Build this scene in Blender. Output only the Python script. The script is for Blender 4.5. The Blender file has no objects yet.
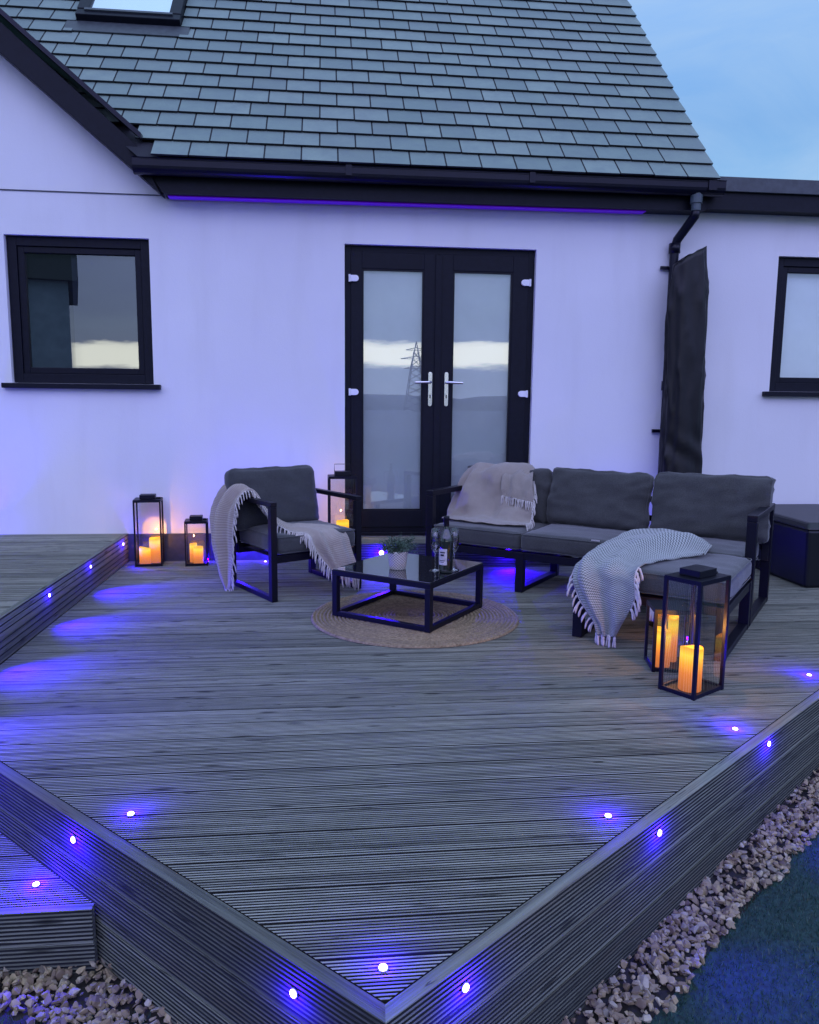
import bpy, bmesh, math, random
import numpy as np
from mathutils import Vector, Matrix, noise
R = math.radians
scn = bpy.context.scene
# ------------------------------------------------------------------ camera
cam_d = bpy.data.cameras.new("camera"); cam = bpy.data.objects.new("camera", cam_d)
scn.collection.objects.link(cam); scn.camera = cam
YAW, PITCH, ROLL = R(6.049), R(-7.927), R(0.583)
_f = Vector((math.sin(YAW)*math.cos(PITCH), math.cos(YAW)*math.cos(PITCH), math.sin(PITCH)))
_r = Vector((math.cos(YAW), -math.sin(YAW), 0)); _u = _r.cross(_f)
_c, _s = math.cos(ROLL), math.sin(ROLL)
r2 = _c*_r + _s*_u; u2 = -_s*_r + _c*_u
M = Matrix((r2, u2, -_f)).transposed().to_4x4(); M.translation = Vector((0, 0, 1.15))
cam.matrix_world = M
cam_d.sensor_fit = 'VERTICAL'; cam_d.sensor_height = 24.0; cam_d.lens = 24.0*780.0/1024.0
cam_d.clip_end = 3000; cam_d.clip_start = 0.02
# ------------------------------------------------------------------ world: blue dusk, bright band low behind the camera
w = bpy.data.worlds.new("World"); scn.world = w; w.use_nodes = True
nt = w.node_tree; nt.nodes.clear()
class NT:
    def __init__(s, t): s.t = t
    def n(s, typ, **k):
        nd = s.t.nodes.new(typ)
        for a, b in k.items():
            if a.startswith('i_'):
                key = a[2:]; key = int(key) if key.isdigit() else key.replace('_', ' ')
                nd.inputs[key].default_value = b
            else: setattr(nd, a, b)
        return nd
    def l(s, a, b): s.t.links.new(a, b)
    def math(s, op, a, b=None, c=None, clamp=False):
        nd = s.t.nodes.new('ShaderNodeMath'); nd.operation = op; nd.use_clamp = clamp
        for i, v in enumerate((a, b, c)):
            if v is None: continue
            if isinstance(v, (int, float)): nd.inputs[i].default_value = v
            else: s.l(v, nd.inputs[i])
        return nd.outputs[0]
    def ramp(s, fac, stops, interp='LINEAR'):
        nd = s.t.nodes.new('ShaderNodeValToRGB'); e = nd.color_ramp; e.interpolation = interp
        while len(e.elements) < len(stops): e.elements.new(0.5)
        for el, (p, c) in zip(e.elements, stops):
            el.position = p; el.color = (c if len(c) == 4 else (*c, 1)) if not isinstance(c, (int, float)) else (c, c, c, 1)
        s.l(fac, nd.inputs[0]); return nd.outputs[0]
    def mix(s, fac, a, b, mode='MIX'):
        nd = s.t.nodes.new('ShaderNodeMix'); nd.data_type = 'RGBA'; nd.blend_type = mode
        for i, v in ((0, fac), (6, a), (7, b)):
            if isinstance(v, (int, float)): nd.inputs[i].default_value = v
            elif isinstance(v, tuple): nd.inputs[i].default_value = v if len(v) == 4 else (*v, 1)
            else: s.l(v, nd.inputs[i])
        return nd.outputs[2]
    def noise(s, vec, scale, detail=4, rough=.5, dist=0):
        nd = s.t.nodes.new('ShaderNodeTexNoise'); nd.inputs['Scale'].default_value = scale
        nd.inputs['Detail'].default_value = detail; nd.inputs['Roughness'].default_value = rough; nd.inputs['Distortion'].default_value = dist
        if vec is not None: s.l(vec, nd.inputs['Vector'])
        return nd.outputs[0]
    def mapping(s, vec, scale=(1, 1, 1), loc=(0, 0, 0)):
        nd = s.t.nodes.new('ShaderNodeMapping'); nd.inputs['Scale'].default_value = scale; nd.inputs['Location'].default_value = loc
        s.l(vec, nd.inputs[0]); return nd.outputs[0]
W = NT(nt)
tc = W.n('ShaderNodeTexCoord'); sep = W.n('ShaderNodeSeparateXYZ'); W.l(tc.outputs['Generated'], sep.inputs[0])
X_, Y_, Z_ = sep.outputs
front = W.ramp(Z_, [(0.0, (.36, .62, .92)), (.16, (.29, .58, .89)), (.30, (.18, .41, .80)), (.6, (.42, .66, 1.15)), (1.0, (.60, .92, 1.50))])
back = W.ramp(Z_, [(0.0, (.42, .52, .84)), (.10, (.36, .50, .92)), (.20, (.42, .54, 1.10)), (.36, (1.78, 1.76, 4.5)), (.6, (1.45, 1.52, 3.2)), (1.0, (.60, .92, 1.50))])
azd = W.ramp(W.math('MULTIPLY_ADD', X_, .5, .5), [(.30, .45), (.46, 1.0)]); lowz = W.ramp(Z_, [(.2, 1.0), (.34, 0.0)])
back = W.mix(lowz, back, W.mix(1.0, back, azd, 'MULTIPLY'))
fb = W.ramp(W.math('MULTIPLY_ADD', Y_, .5, .5), [(.25, 0.0), (.62, 1.0)])
base = W.mix(fb, back, front)
cl = W.noise(W.mapping(tc.outputs['Generated'], (1.0, 1.0, 2.2), (3.1, 1.7, 0.4)), 3.4, 7, .62, .8)
clf = W.ramp(cl, [(.30, 0.0), (.75, 1.0)])
base = W.mix(W.math('MULTIPLY', clf, .75), base, (.42, .61, .86, 1))
# clear strip of sunset under the cloud, behind the camera
edge = W.noise(W.mapping(tc.outputs['Generated'], (9, 9, 40)), 1.6, 6, .65)
zz = W.math('ADD', W.math('ADD', Z_, W.math('MULTIPLY', W.math('MINIMUM', X_, 0.0), -.035)), W.math('MULTIPLY', W.math('SUBTRACT', edge, .5), .022))
band = W.ramp(zz, [(.045, 0.0), (.050, 1.0), (.073, 1.0), (.078, 0.0)])
azb = W.ramp(W.math('MULTIPLY_ADD', X_, .5, .5), [(.352, 0.0), (.356, 1.0), (.655, 1.0), (.70, 0.0)])
bk = W.ramp(Y_, [(0.0, 1.0), (.02, 0.0)])
bandf = W.math('MULTIPLY', W.math('MULTIPLY', band, azb), bk)
sky = W.n('ShaderNodeTexSky', sky_type='NISHITA', sun_disc=False, sun_elevation=R(2.0), sun_rotation=R(190), altitude=50)
add = W.mix(1.0, base, W.mix(1.0, sky.outputs[0], (.003, .005, .010, 1), 'MULTIPLY'), 'ADD')
final = W.mix(bandf, add, (2.6, 2.7, 2.4, 1))
bg = W.n('ShaderNodeBackground', i_Strength=1.0); W.l(final, bg.inputs[0])
out = W.n('ShaderNodeOutputWorld'); W.l(bg.outputs[0], out.inputs[0])
# ------------------------------------------------------------------ last glow of the sun, low behind the camera
sd = bpy.data.lights.new("sun", 'SUN'); sd.energy = 0.12; sd.angle = R(25); sd.color = (1.0, .88, .95)
so = bpy.data.objects.new("sun", sd); scn.collection.objects.link(so)
so.rotation_euler = Vector((.25, 1.0, -1.05)).to_track_quat('-Z', 'Y').to_euler()
scn.view_settings.view_transform = 'Standard'; scn.view_settings.look = 'None'
scn.view_settings.exposure = 0.0; scn.view_settings.gamma = 1.0

# ------------------------------------------------------------------ materials
MATS = {}
def newmat(name):
    m = bpy.data.materials.new(name); m.use_nodes = True
    t = m.node_tree; b = t.nodes['Principled BSDF']; MATS[name] = m
    return m, NT(t), b
def bump(T, b, h, strength=.3, dist=.01):
    bn = T.n('ShaderNodeBump'); bn.inputs['Strength'].default_value = strength; bn.inputs['Distance'].default_value = dist
    T.l(h, bn.inputs['Height']); T.l(bn.outputs[0], b.inputs['Normal'])
def objc(T): return T.n('ShaderNodeTexCoord').outputs['Object']
def simple(name, col, rough=.5, metal=0, var=0.0, bumps=0.0, scale=20, spec=.5):
    m, T, b = newmat(name); b.inputs['Roughness'].default_value = rough; b.inputs['Metallic'].default_value = metal
    b.inputs['Specular IOR Level'].default_value = spec
    o = objc(T)
    n = T.noise(o, scale, 5, .6)
    lo = tuple(c*(1-var) for c in col); hi = tuple(min(1, c*(1+var)) for c in col)
    T.l(T.ramp(n, [(.3, lo), (.7, hi)]), b.inputs['Base Color'])
    if bumps: bump(T, b, n, bumps, .004)
    return m
def emis(name, col, strength):
    m, T, b = newmat(name); b.inputs['Base Color'].default_value = (*col, 1)
    b.inputs['Emission Color'].default_value = (*col, 1); b.inputs['Emission Strength'].default_value = strength
    return m
# painted render
m, T, b = newmat('render'); o = objc(T)
n1 = T.noise(o, .9, 4, .5); n2 = T.noise(o, 160, 3, .6); n3 = T.noise(T.mapping(o, (3, 3, .5)), 1.4, 4, .6)
c = T.mix(T.ramp(n1, [(.35, 0.0), (.7, 1.0)]), (.72, .72, .73, 1), (.78, .78, .79, 1))
c = T.mix(T.ramp(n3, [(.5, 0.0), (.8, .4)]), c, (.62, .61, .60, 1))
T.l(c, b.inputs['Base Color']); b.inputs['Roughness'].default_value = .85
bump(T, b, T.math('ADD', n2, T.math('MULTIPLY', T.noise(o, 30, 3), .6)), .25, .004)
# slate
m, T, b = newmat('slate'); o = objc(T); g = T.n('ShaderNodeNewGeometry')
ri = g.outputs['Random Per Island']
c = T.ramp(ri, [(0, (.155, .215, .18)), (.5, (.185, .255, .21)), (.85, (.225, .295, .24)), (1, (.145, .195, .165))])
n1 = T.noise(T.mapping(o, (1, 1, 1)), 9, 6, .65); n2 = T.noise(o, 60, 4, .7); n0 = T.noise(o, 1.1, 3, .5)
c = T.mix(T.ramp(n1, [(.35, 0.0), (.75, .55)]), c, (.12, .165, .17, 1))
c = T.mix(T.ramp(n0, [(.45, 0.0), (.7, .3)]), c, (.17, .20, .19, 1))
T.l(c, b.inputs['Base Color']); b.inputs['Roughness'].default_value = .62
bump(T, b, T.math('ADD', n1, T.math('MULTIPLY', n2, .5)), .5, .006)
# weathered decking (grain along local X)
def wood(name, dark, light, tint=(.8, 1.15), tone=(.12, .13, .12), red=None):
    m, T, b = newmat(name); o = objc(T); g = T.n('ShaderNodeNewGeometry'); ri = T.math('FRACT', T.math('ADD', g.outputs['Random Per Island'], T.n('ShaderNodeObjectInfo').outputs['Random']))
    comb = T.n('ShaderNodeCombineXYZ'); T.l(T.math('MULTIPLY', ri, 37.0), comb.inputs[0]); T.l(T.math('MULTIPLY', ri, 11.0), comb.inputs[2])
    va = T.n('ShaderNodeVectorMath', operation='ADD'); T.l(o, va.inputs[0]); T.l(comb.outputs[0], va.inputs[1]); v = va.outputs[0]
    grain = T.noise(T.mapping(v, (2.6, 120, 120)), 1.6, 7, .62, .5)
    fine = T.noise(T.mapping(v, (5, 160, 160)), 1.5, 5, .6)
    streak = T.noise(T.mapping(v, (.7, 62, 62), (2, 7, 4)), 1.2, 3, .55)
    patch = T.noise(T.mapping(v, (.9, 4.5, 4.5)), 1.3, 5, .6, .5)
    c = T.ramp(grain, [(.30, tuple(a*.45+b_*.55 for a, b_ in zip(dark, light))), (.50, tuple(a*.25+b_*.75 for a, b_ in zip(dark, light))), (.66, light)])
    c = T.mix(T.ramp(fine, [(.36, .35), (.48, 0.0)]), c, tuple(x*.45 for x in dark))
    c = T.mix(T.ramp(patch, [(.45, 0.0), (.72, .5)]), c, tone)
    c = T.mix(T.ramp(streak, [(.36, .5), (.5, 0.0)]), c, tuple(x*.9 for x in dark))
    c = T.mix(T.ramp(streak, [(.60, 0.0), (.72, .35)]), c, tuple(min(1, x*1.3) for x in light))
    crack = T.ramp(T.noise(T.mapping(v, (3.4, 75, 75), (5, 3, 1)), 1.3, 4, .6, .6), [(.63, 0.0), (.67, 1.0)])
    c = T.mix(T.math('MULTIPLY', crack, .75), c, tuple(x*.22 for x in dark))
    vo = T.n('ShaderNodeTexVoronoi', i_Scale=1.0); T.l(T.mapping(v, (3.0, 12.0, 12.0)), vo.inputs['Vector'])
    knot = T.ramp(vo.outputs['Distance'], [(.06, 1.0), (.16, 0.0)])
    c = T.mix(T.math('MULTIPLY', knot, .8), c, tuple(x*.3 for x in dark))
    if name == 'deck_wood':
        sp_ = T.n('ShaderNodeSeparateXYZ'); T.l(o, sp_.inputs[0])
        c = T.mix(T.ramp(T.math('MULTIPLY', sp_.outputs[2], -100.0), [(.05, 0.0), (.11, .97)]), c, (.010, .010, .009, 1))   # shade painted into the grooves, darker with depth
    if red: c = T.mix(T.ramp(T.noise(T.mapping(v, (1.5, 9, 9), (9, 9, 9)), 1.2, 4, .6), [(.52, 0.0), (.75, .5)]), c, red)
    mm = T.n('ShaderNodeMapRange'); T.l(ri, mm.inputs[0]); mm.inputs[3].default_value = tint[0]; mm.inputs[4].default_value = tint[1]
    vm = T.n('ShaderNodeVectorMath', operation='SCALE'); T.l(c, vm.inputs[0]); T.l(mm.outputs[0], vm.inputs['Scale'])
    T.l(vm.outputs[0], b.inputs['Base Color'])
    T.l(T.ramp(patch, [(.3, .85), (.7, .65)]), b.inputs['Roughness']); b.inputs['Specular IOR Level'].default_value = .22
    bump(T, b, T.math('SUBTRACT', T.math('ADD', grain, T.math('MULTIPLY', fine, .4)), T.math('MULTIPLY', crack, .6)), .55, .004)
wood('deck_wood', (.045, .05, .037), (.41, .425, .325), (.84, 1.08), (.13, .145, .11))
wood('fascia_wood', (.04, .045, .036), (.22, .235, .18), (.6, 1.3), (.075, .085, .072), (.16, .12, .08))
wood('trim_wood', (.12, .125, .11), (.30, .29, .26), (.85, 1.1))
simple('anthracite', (.005, .006, .012), .5, 0, .25, .05, 30, .20)
simple('gutter_plastic', (.006, .006, .014), .28, 0, .2, 0, 20, .25)
simple('pipe_grey', (.06, .085, .09), .45, 0, .2)
simple('coping_grey', (.05, .06, .065), .5, 0, .25)
simple('frame_metal', (.005, .005, .010), .42, 0, .2, .03, 60, .22)
simple('plinth_paint', (.05, .05, .062), .7, 0, .25, .2, 25)
simple('painted_shade', (.014, .016, .018), .9, 0, .3)  # near-black colour standing in for shade in slate joints and board grooves
simple('grey_cladding', (.32, .36, .42), .8, 0, .15, .1, 3)
simple('dark_room', (.02, .022, .028), .9)
simple('blind_grey', (.07, .085, .11), .8, 0, .05)
simple('blind_pale', (.85, .9, .84), .8, 0, .06, 0, 3)
simple('white_hinge', (.8, .8, .82), .35)
simple('steel', (.75, .75, .76), .22, 1.0, .05)
simple('box_plastic', (.005, .006, .009), .42, 0, .2, .15, 90)
simple('gravel_bed', (.03, .026, .022), .95, 0, .4, .6, 40)
simple('lawn', (.014, .04, .032), .95, 0, .5, .8, 60)
simple('foliage', (.04, .075, .045), .6, 0, .5, 0, 40)
simple('soil', (.03, .022, .015), .9)
simple('hedge', (.018, .03, .022), .9, 0, .4)
simple('bezel_steel', (.55, .56, .6), .3, 1.0)
# turf blades
m, T, b = newmat('turf'); ri = T.n('ShaderNodeNewGeometry').outputs['Random Per Island']
T.l(T.ramp(ri, [(0, (.010, .045, .034)), (.5, (.018, .075, .052)), (.85, (.035, .11, .07)), (1, (.10, .11, .05))]), b.inputs['Base Color']); b.inputs['Roughness'].default_value = .5
# gravel
m, T, b = newmat('gravel'); ri = T.n('ShaderNodeNewGeometry').outputs['Random Per Island']
c = T.ramp(ri, [(0, (.16, .11, .065)), (.2, (.29, .22, .115)), (.45, (.42, .33, .18)), (.7, (.16, .11, .06)), (.85, (.48, .42, .28)), (1, (.12, .10, .07))])
c = T.mix(T.ramp(T.noise(objc(T), 70, 4, .6), [(.4, 0.0), (.7, .4)]), c, (.16, .13, .11, 1))
T.l(c, b.inputs['Base Color']); b.inputs['Roughness'].default_value = .75
# upholstery
def fabric(name, c1, c2, sc=900, rough=.95, sheen=.3):
    m, T, b = newmat(name); o = objc(T)
    n = T.noise(o, 260, 3, .7); n2 = T.noise(o, 7, 4, .6)
    wv = T.n('ShaderNodeTexWave', i_Scale=sc/3.0); T.l(o, wv.inputs[0])
    c = T.mix(T.ramp(n, [(.35, 0.0), (.65, 1.0)]), c1, c2)
    c = T.mix(T.ramp(n2, [(.4, 0.0), (.75, .3)]), c, tuple(x*.6 for x in c1))
    T.l(c, b.inputs['Base Color']); b.inputs['Roughness'].default_value = rough
    b.inputs['Sheen Weight'].default_value = sheen; b.inputs['Specular IOR Level'].default_value = .2
    bump(T, b, n, .5, .0015)
fabric('upholstery', (.036, .037, .036), (.076, .077, .072))
fabric('upholstery_dark', (.032, .034, .036), (.065, .068, .066))
# throws use UVs so the weave follows the cloth
def throwmat(name, c1, c2, su, sv, kind):
    m, T, b = newmat(name); uv = T.n('ShaderNodeTexCoord').outputs['UV']; o = objc(T)
    s = T.n('ShaderNodeSeparateXYZ'); T.l(uv, s.inputs[0]); U, V, _ = s.outputs
    if kind == 'herring':
        z = T.math('PINGPONG', T.math('MULTIPLY', V, sv), .5)
        h = T.math('PINGPONG', T.math('ADD', T.math('MULTIPLY', U, su), T.math('MULTIPLY', z, 1.0)), .5)
        h = T.math('MULTIPLY', h, 2.0)
    else:
        a = T.math('PINGPONG', T.math('MULTIPLY', U, su), .5); b_ = T.math('PINGPONG', T.math('MULTIPLY', V, sv), .5)
        h = T.math('ADD', a, b_)
    n = T.noise(o, 300, 3, .6); n2 = T.noise(o, 14, 4, .6)
    hh = T.math('ADD', h, T.math('MULTIPLY', n, .35))
    c = T.mix(T.ramp(hh, [(.35, 0.0), (.85, 1.0)]), c1, c2)
    c = T.mix(T.ramp(n2, [(.4, 0.0), (.8, .25)]), c, c1)
    T.l(c, b.inputs['Base Color']); b.inputs['Roughness'].default_value = .95; b.inputs['Sheen Weight'].default_value = .3
    b.inputs['Specular IOR Level'].default_value = .15
    bump(T, b, hh, .6, .003)
throwmat('throw_beige', (.24, .20, .165), (.46, .40, .335), 150, 150, 'plain')
throwmat('throw_brown', (.19, .16, .13), (.37, .32, .265), 120, 120, 'plain')
throwmat('throw_green', (.075, .088, .085), (.42, .44, .41), 85, 44, 'herring')
simple('fringe_beige', (.50, .46, .42), .9, 0, .15)
simple('fringe_white', (.55, .50, .47), .9, 0, .12)
# jute
m, T, b = newmat('jute'); o = objc(T); s = T.n('ShaderNodeSeparateXYZ'); T.l(o, s.inputs[0])
rr = T.math('SQRT', T.math('ADD', T.math('MULTIPLY', s.outputs[0], s.outputs[0]), T.math('MULTIPLY', s.outputs[1], s.outputs[1])))
an = T.math('ARCTAN2', s.outputs[1], s.outputs[0])
n = T.noise(o, 55, 5, .7); n2 = T.noise(o, 5, 3, .5)
br = T.math('PINGPONG', T.math('ADD', T.math('MULTIPLY', an, 24.0), T.math('MULTIPLY', rr, 110.0)), .5)
c = T.ramp(n, [(.3, (.13, .09, .045)), (.55, (.28, .205, .115)), (.75, (.37, .285, .17))])
c = T.mix(T.math('MULTIPLY', br, .5), c, (.12, .09, .05, 1))
ringf = T.ramp(T.noise(T.mapping(T.n('ShaderNodeCombineXYZ').outputs[0]), 1.0), [(0, 0.0), (1, 0.0)])
vr = T.n('ShaderNodeCombineXYZ'); T.l(T.math('MULTIPLY', rr, 46.0), vr.inputs[0])
T_r = T.noise(vr.outputs[0], 1.0, 1, .5)
c = T.mix(T.ramp(T_r, [(.5, 0.0), (.62, .45)]), c, (.15, .115, .075, 1))
T.l(c, b.inputs['Base Color']); b.inputs['Roughness'].default_value = .95
bump(T, b, T.math('ADD', T.math('MULTIPLY', br, .7), n), .7, .006)
# glass panes: clear, mirror-like coating (no camera tricks, plain mix of transparent and glossy)
def pane(name, refl, tint=(1, 1, 1), rough=0.0):
    m = bpy.data.materials.new(name); m.use_nodes = True; t = m.node_tree; t.nodes.clear(); T = NT(t); MATS[name] = m
    tr = T.n('ShaderNodeBsdfTransparent'); tr.inputs[0].default_value = (*tint, 1)
    gl = T.n('ShaderNodeBsdfGlossy'); gl.inputs['Roughness'].default_value = rough; gl.inputs[0].default_value = (1, 1, 1, 1)
    fr = T.n('ShaderNodeFresnel', i_IOR=1.5); f = T.math('ADD', T.math('MULTIPLY', fr.outputs[0], .9), refl, clamp=True)
    mx = T.n('ShaderNodeMixShader'); T.l(f, mx.inputs[0]); T.l(tr.outputs[0], mx.inputs[1]); T.l(gl.outputs[0], mx.inputs[2])
    o = T.n('ShaderNodeOutputMaterial'); T.l(mx.outputs[0], o.inputs[0])
pane('window_glass', .20, (.85, .88, .9)); pane('lantern_glass', .06, (.97, .97, .97)); pane('clear_glass', .03, (.95, .95, .97))
# table glass: black, glossy
m, T, b = newmat('black_glass'); b.inputs['Base Color'].default_value = (.008, .009, .012, 1); b.inputs['Roughness'].default_value = .03
b.inputs['Coat Weight'].default_value = 1.0; b.inputs['Coat Roughness'].default_value = .02; b.inputs['IOR'].default_value = 1.9
m, T, b = newmat('bottle_glass'); b.inputs['Base Color'].default_value = (.01, .014, .01, 1); b.inputs['Roughness'].default_value = .06
b.inputs['Coat Weight'].default_value = 1.0
m, T, b = newmat('sky_mirror'); b.inputs['Base Color'].default_value = (.85, .9, .95, 1); b.inputs['Roughness'].default_value = .08; b.inputs['Metallic'].default_value = .9
simple('label_paper', (.45, .42, .42), .7, 0, .3, 0, 70)
# candle wax: an LED inside makes the upper part glow brighter
m, T, b = newmat('candle_wax'); g = T.n('ShaderNodeTexCoord').outputs['Generated']; s = T.n('ShaderNodeSeparateXYZ'); T.l(g, s.inputs[0])
c = T.ramp(s.outputs[2], [(0.0, (.72, .20, .045)), (.40, (.88, .24, .03)), (.60, (1.0, .42, .025)), (.82, (1.0, .70, .05)), (1.0, (1.0, .42, .02))])
st = T.ramp(s.outputs[2], [(0.0, .62), (.4, .85), (.75, 1.0), (1.0, .85)])
T.l(c, b.inputs['Emission Color']); T.l(T.math('MULTIPLY', st, 1.25), b.inputs['Emission Strength']); b.inputs['Specular IOR Level'].default_value = .1; b.inputs['Base Color'].default_value = (.12, .05, .015, 1); b.inputs['Roughness'].default_value = .6
emis('flame_core', (1.0, .72, .12), 3.0)
LEDC = (.022, .0, 1.0)
emis('led_lens', (.80, .74, 1.0), 9.0)
emis('led_strip', (.13, .0, .62), .18)
simple('black_cover', (.006, .0055, .007), .40, 0, .3, .35, 9, .35)
m, T, b = newmat('pot_weave'); o = objc(T); s = T.n('ShaderNodeSeparateXYZ'); T.l(o, s.inputs[0])
an = T.math('ARCTAN2', s.outputs[1], s.outputs[0])
zg = T.math('PINGPONG', T.math('ADD', T.math('MULTIPLY', s.outputs[2], 70.0), T.math('MULTIPLY', T.math('PINGPONG', T.math('MULTIPLY', an, 3.0), .5), 2.0)), .5)
T.l(T.ramp(zg, [(.1, (.10, .09, .09)), (.24, (.66, .62, .57))]), b.inputs['Base Color']); b.inputs['Roughness'].default_value = .8
bump(T, b, zg, .6, .005)

# ------------------------------------------------------------------ helpers
C = scn.collection
def tag(o, label=None, cat=None, group=None, kind=None):
    if label: o['label'] = label
    if cat: o['category'] = cat
    if group: o['group'] = group
    if kind: o['kind'] = kind
    return o
def thing(name, label, cat, loc=(0, 0, 0), rz=0, group=None):
    o = bpy.data.objects.new(name, None); C.objects.link(o); o.location = loc; o.rotation_euler = (0, 0, rz)
    o.empty_display_size = .1
    return tag(o, label, cat, group)
class MB:
    def __init__(s): s.v = []; s.f = []; s.uv = None
    def add(s, vs, fs):
        n = len(s.v); s.v += [tuple(v) for v in vs]; s.f += [tuple(i+n for i in f) for f in fs]; return s
    def box(s, x0, x1, y0, y1, z0, z1):
        vs = [(x, y, z) for x in (x0, x1) for y in (y0, y1) for z in (z0, z1)]
        return s.add(vs, [(0, 1, 3, 2), (4, 6, 7, 5), (0, 4, 5, 1), (2, 3, 7, 6), (0, 2, 6, 4), (1, 5, 7, 3)])
    def hexa(s, p):  # 8 pts: bottom 4, top 4
        return s.add(p, [(3, 2, 1, 0), (4, 5, 6, 7), (0, 1, 5, 4), (1, 2, 6, 5), (2, 3, 7, 6), (3, 0, 4, 7)])
    def quad(s, a, b, c, d): return s.add([a, b, c, d], [(0, 1, 2, 3)])
    def tube(s, pts, r, n=10, cap=True, sx=1.0):
        pts = [Vector(p) for p in pts]; rs = r if isinstance(r, (list, tuple)) else [r]*len(pts)
        rings = []; up = None
        for i, p in enumerate(pts):
            d = (pts[min(i+1, len(pts)-1)]-pts[max(i-1, 0)]).normalized()
            if up is None: up = Vector((0, 0, 1)) if abs(d.z) < .9 else Vector((1, 0, 0))
            a = d.cross(up).normalized(); bb = a.cross(d).normalized(); up = bb
            rings.append([p + a*math.cos(2*math.pi*k/n)*rs[i]*sx + bb*math.sin(2*math.pi*k/n)*rs[i] for k in range(n)])
        vs = [v for rg in rings for v in rg]; fs = []
        for i in range(len(rings)-1):
            for k in range(n): fs.append((i*n+k, i*n+(k+1) % n, (i+1)*n+(k+1) % n, (i+1)*n+k))
        if cap: fs.append(tuple(range(n))[::-1]); fs.append(tuple((len(rings)-1)*n+k for k in range(n)))
        return s.add(vs, fs)
    def lathe(s, prof, n=24, c=(0, 0, 0), close=True):
        vs = [(c[0]+r*math.cos(2*math.pi*k/n), c[1]+r*math.sin(2*math.pi*k/n), c[2]+z) for r, z in prof for k in range(n)]; fs = []
        for i in range(len(prof)-1):
            for k in range(n): fs.append((i*n+k, i*n+(k+1) % n, (i+1)*n+(k+1) % n, (i+1)*n+k))
        if close: fs.append(tuple(range(n))[::-1]); fs.append(tuple((len(prof)-1)*n+k for k in range(n)))
        return s.add(vs, fs)
    def build(s, name, mat, parent=None, smooth=False, bevel=0, loc=None, rot=None):
        me = bpy.data.meshes.new(name); me.from_pydata(s.v, [], s.f); me.validate(); me.update()
        bm = bmesh.new(); bm.from_mesh(me); bmesh.ops.recalc_face_normals(bm, faces=bm.faces); bm.to_mesh(me); bm.free()
        if smooth: me.polygons.foreach_set('use_smooth', [True]*len(me.polygons))
        o = bpy.data.objects.new(name, me); C.objects.link(o); me.materials.append(MATS[mat])
        if parent: o.parent = parent
        if loc is not None: o.location = loc
        if rot is not None: o.rotation_euler = rot
        if bevel:
            md = o.modifiers.new('bevel', 'BEVEL'); md.width = bevel; md.segments = 2; md.limit_method = 'ANGLE'; md.angle_limit = R(50)
        return o
def box(name, mat, parent, x0, x1, y0, y1, z0, z1, bevel=0, **k): return MB().box(x0, x1, y0, y1, z0, z1).build(name, mat, parent, bevel=bevel, **k)
def ring_frame(x0, x1, z0, z1, w_, y0, y1, wb=None, wt=None):
    """rectangular frame in the xz plane as mitred-free butted bars"""
    wb = wb or w_; wt = wt or w_; m = MB()
    m.box(x0, x0+w_, y0, y1, z0, z1); m.box(x1-w_, x1, y0, y1, z0, z1)
    m.box(x0+w_, x1-w_, y0, y1, z0, z0+wb); m.box(x0+w_, x1-w_, y0, y1, z1-wt, z1); return m

D = 5.73
rnd = random.Random(7)
# ================================================================== GROUND
GZ = -.40
g = MB().quad((-300, -300, GZ-.01), (300, -300, GZ-.01), (300, 300, GZ-.01), (-300, 300, GZ-.01)).build('lawn', 'lawn'); tag(g, kind='structure')
# deck outline
CX, CY = .106, 1.356
def left_x(y): return CX - (y-CY)*(CX+1.046)/(2.485-CY)
def right_x(y): return CX + (y-CY)*(2.006-CX)/(2.882-CY)
dl = Vector((-1.046-CX, 2.485-CY, 0)).normalized(); dr = Vector((2.006-CX, 2.882-CY, 0)).normalized()
nl = Vector((-dl.y, dl.x, 0)); nl = nl if nl.y < 0 else -nl
nr = Vector((-dr.y, dr.x, 0)); nr = nr if nr.y < 0 else -nr
TW = .034
def isect(p, d, q, e):
    t = ((q.x-p.x)*e.y-(q.y-p.y)*e.x)/(d.x*e.y-d.y*e.x); return p+d*t
cin = Vector((CX, CY, 0)); cout = isect(cin+nl*TW, dl, cin+nr*TW, dr)
# ridged boards laid along x
def boards(mb, y0, y1, xl, xr, z, bw=.1205, gap=.0042, pitch=.01004, depth=.0095, joints=None, seed=1):
    rr_ = random.Random(seed); y = y0; 
    while y < y1-.01:
        ye = min(y+bw, y1); n = int(round((ye-y)/pitch)); yl = [y]
        prof = [(y+.0001, z-.02), (y+.0002, z-.004)]
        dz = rr_.uniform(-.0002, .0002); dep = depth*rr_.uniform(.8, 1.05)
        for k in range(n):
            a = y+k*pitch; prof += [(a+.0046, z-dep+dz), (a+.0053, z+dz), (a+.0075, z+.0003+dz), (a+pitch-.0005, z+dz)]
            if k < n-1: prof.append((a+pitch-.0002, z-dep+dz))
        prof += [(ye-.0002, z-.004), (ye-.0001, z-.02)]
        segs = [None, None] if rr_.random() < .45 or seed == 5 else [None, rr_.uniform(-.6, 2.6), None]
        cuts = [c_ for c_ in segs[1:-1] if xl(y)+.5 < c_ < xr(y)-.5 and xl(ye)+.5 < c_ < xr(ye)-.5]
        ends = [('l', None)] + [('c', c_) for c_ in cuts] + [('r', None)]
        for i in range(len(ends)-1):
            vs = []
            for (yy, zz_) in prof:
                xa = xl(yy) if ends[i][0] == 'l' else ends[i][1]+.0015; xb = xr(yy) if ends[i+1][0] == 'r' else ends[i+1][1]-.0015
                if xb < xa: xb = xa+.0001
                vs += [(xa, yy, zz_), (xb, yy, zz_)]
            m_ = len(prof)
            mb.add(vs, [(2*k, 2*k+1, 2*k+3, 2*k+2) for k in range(m_-1)])
        y = ye+gap
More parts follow.
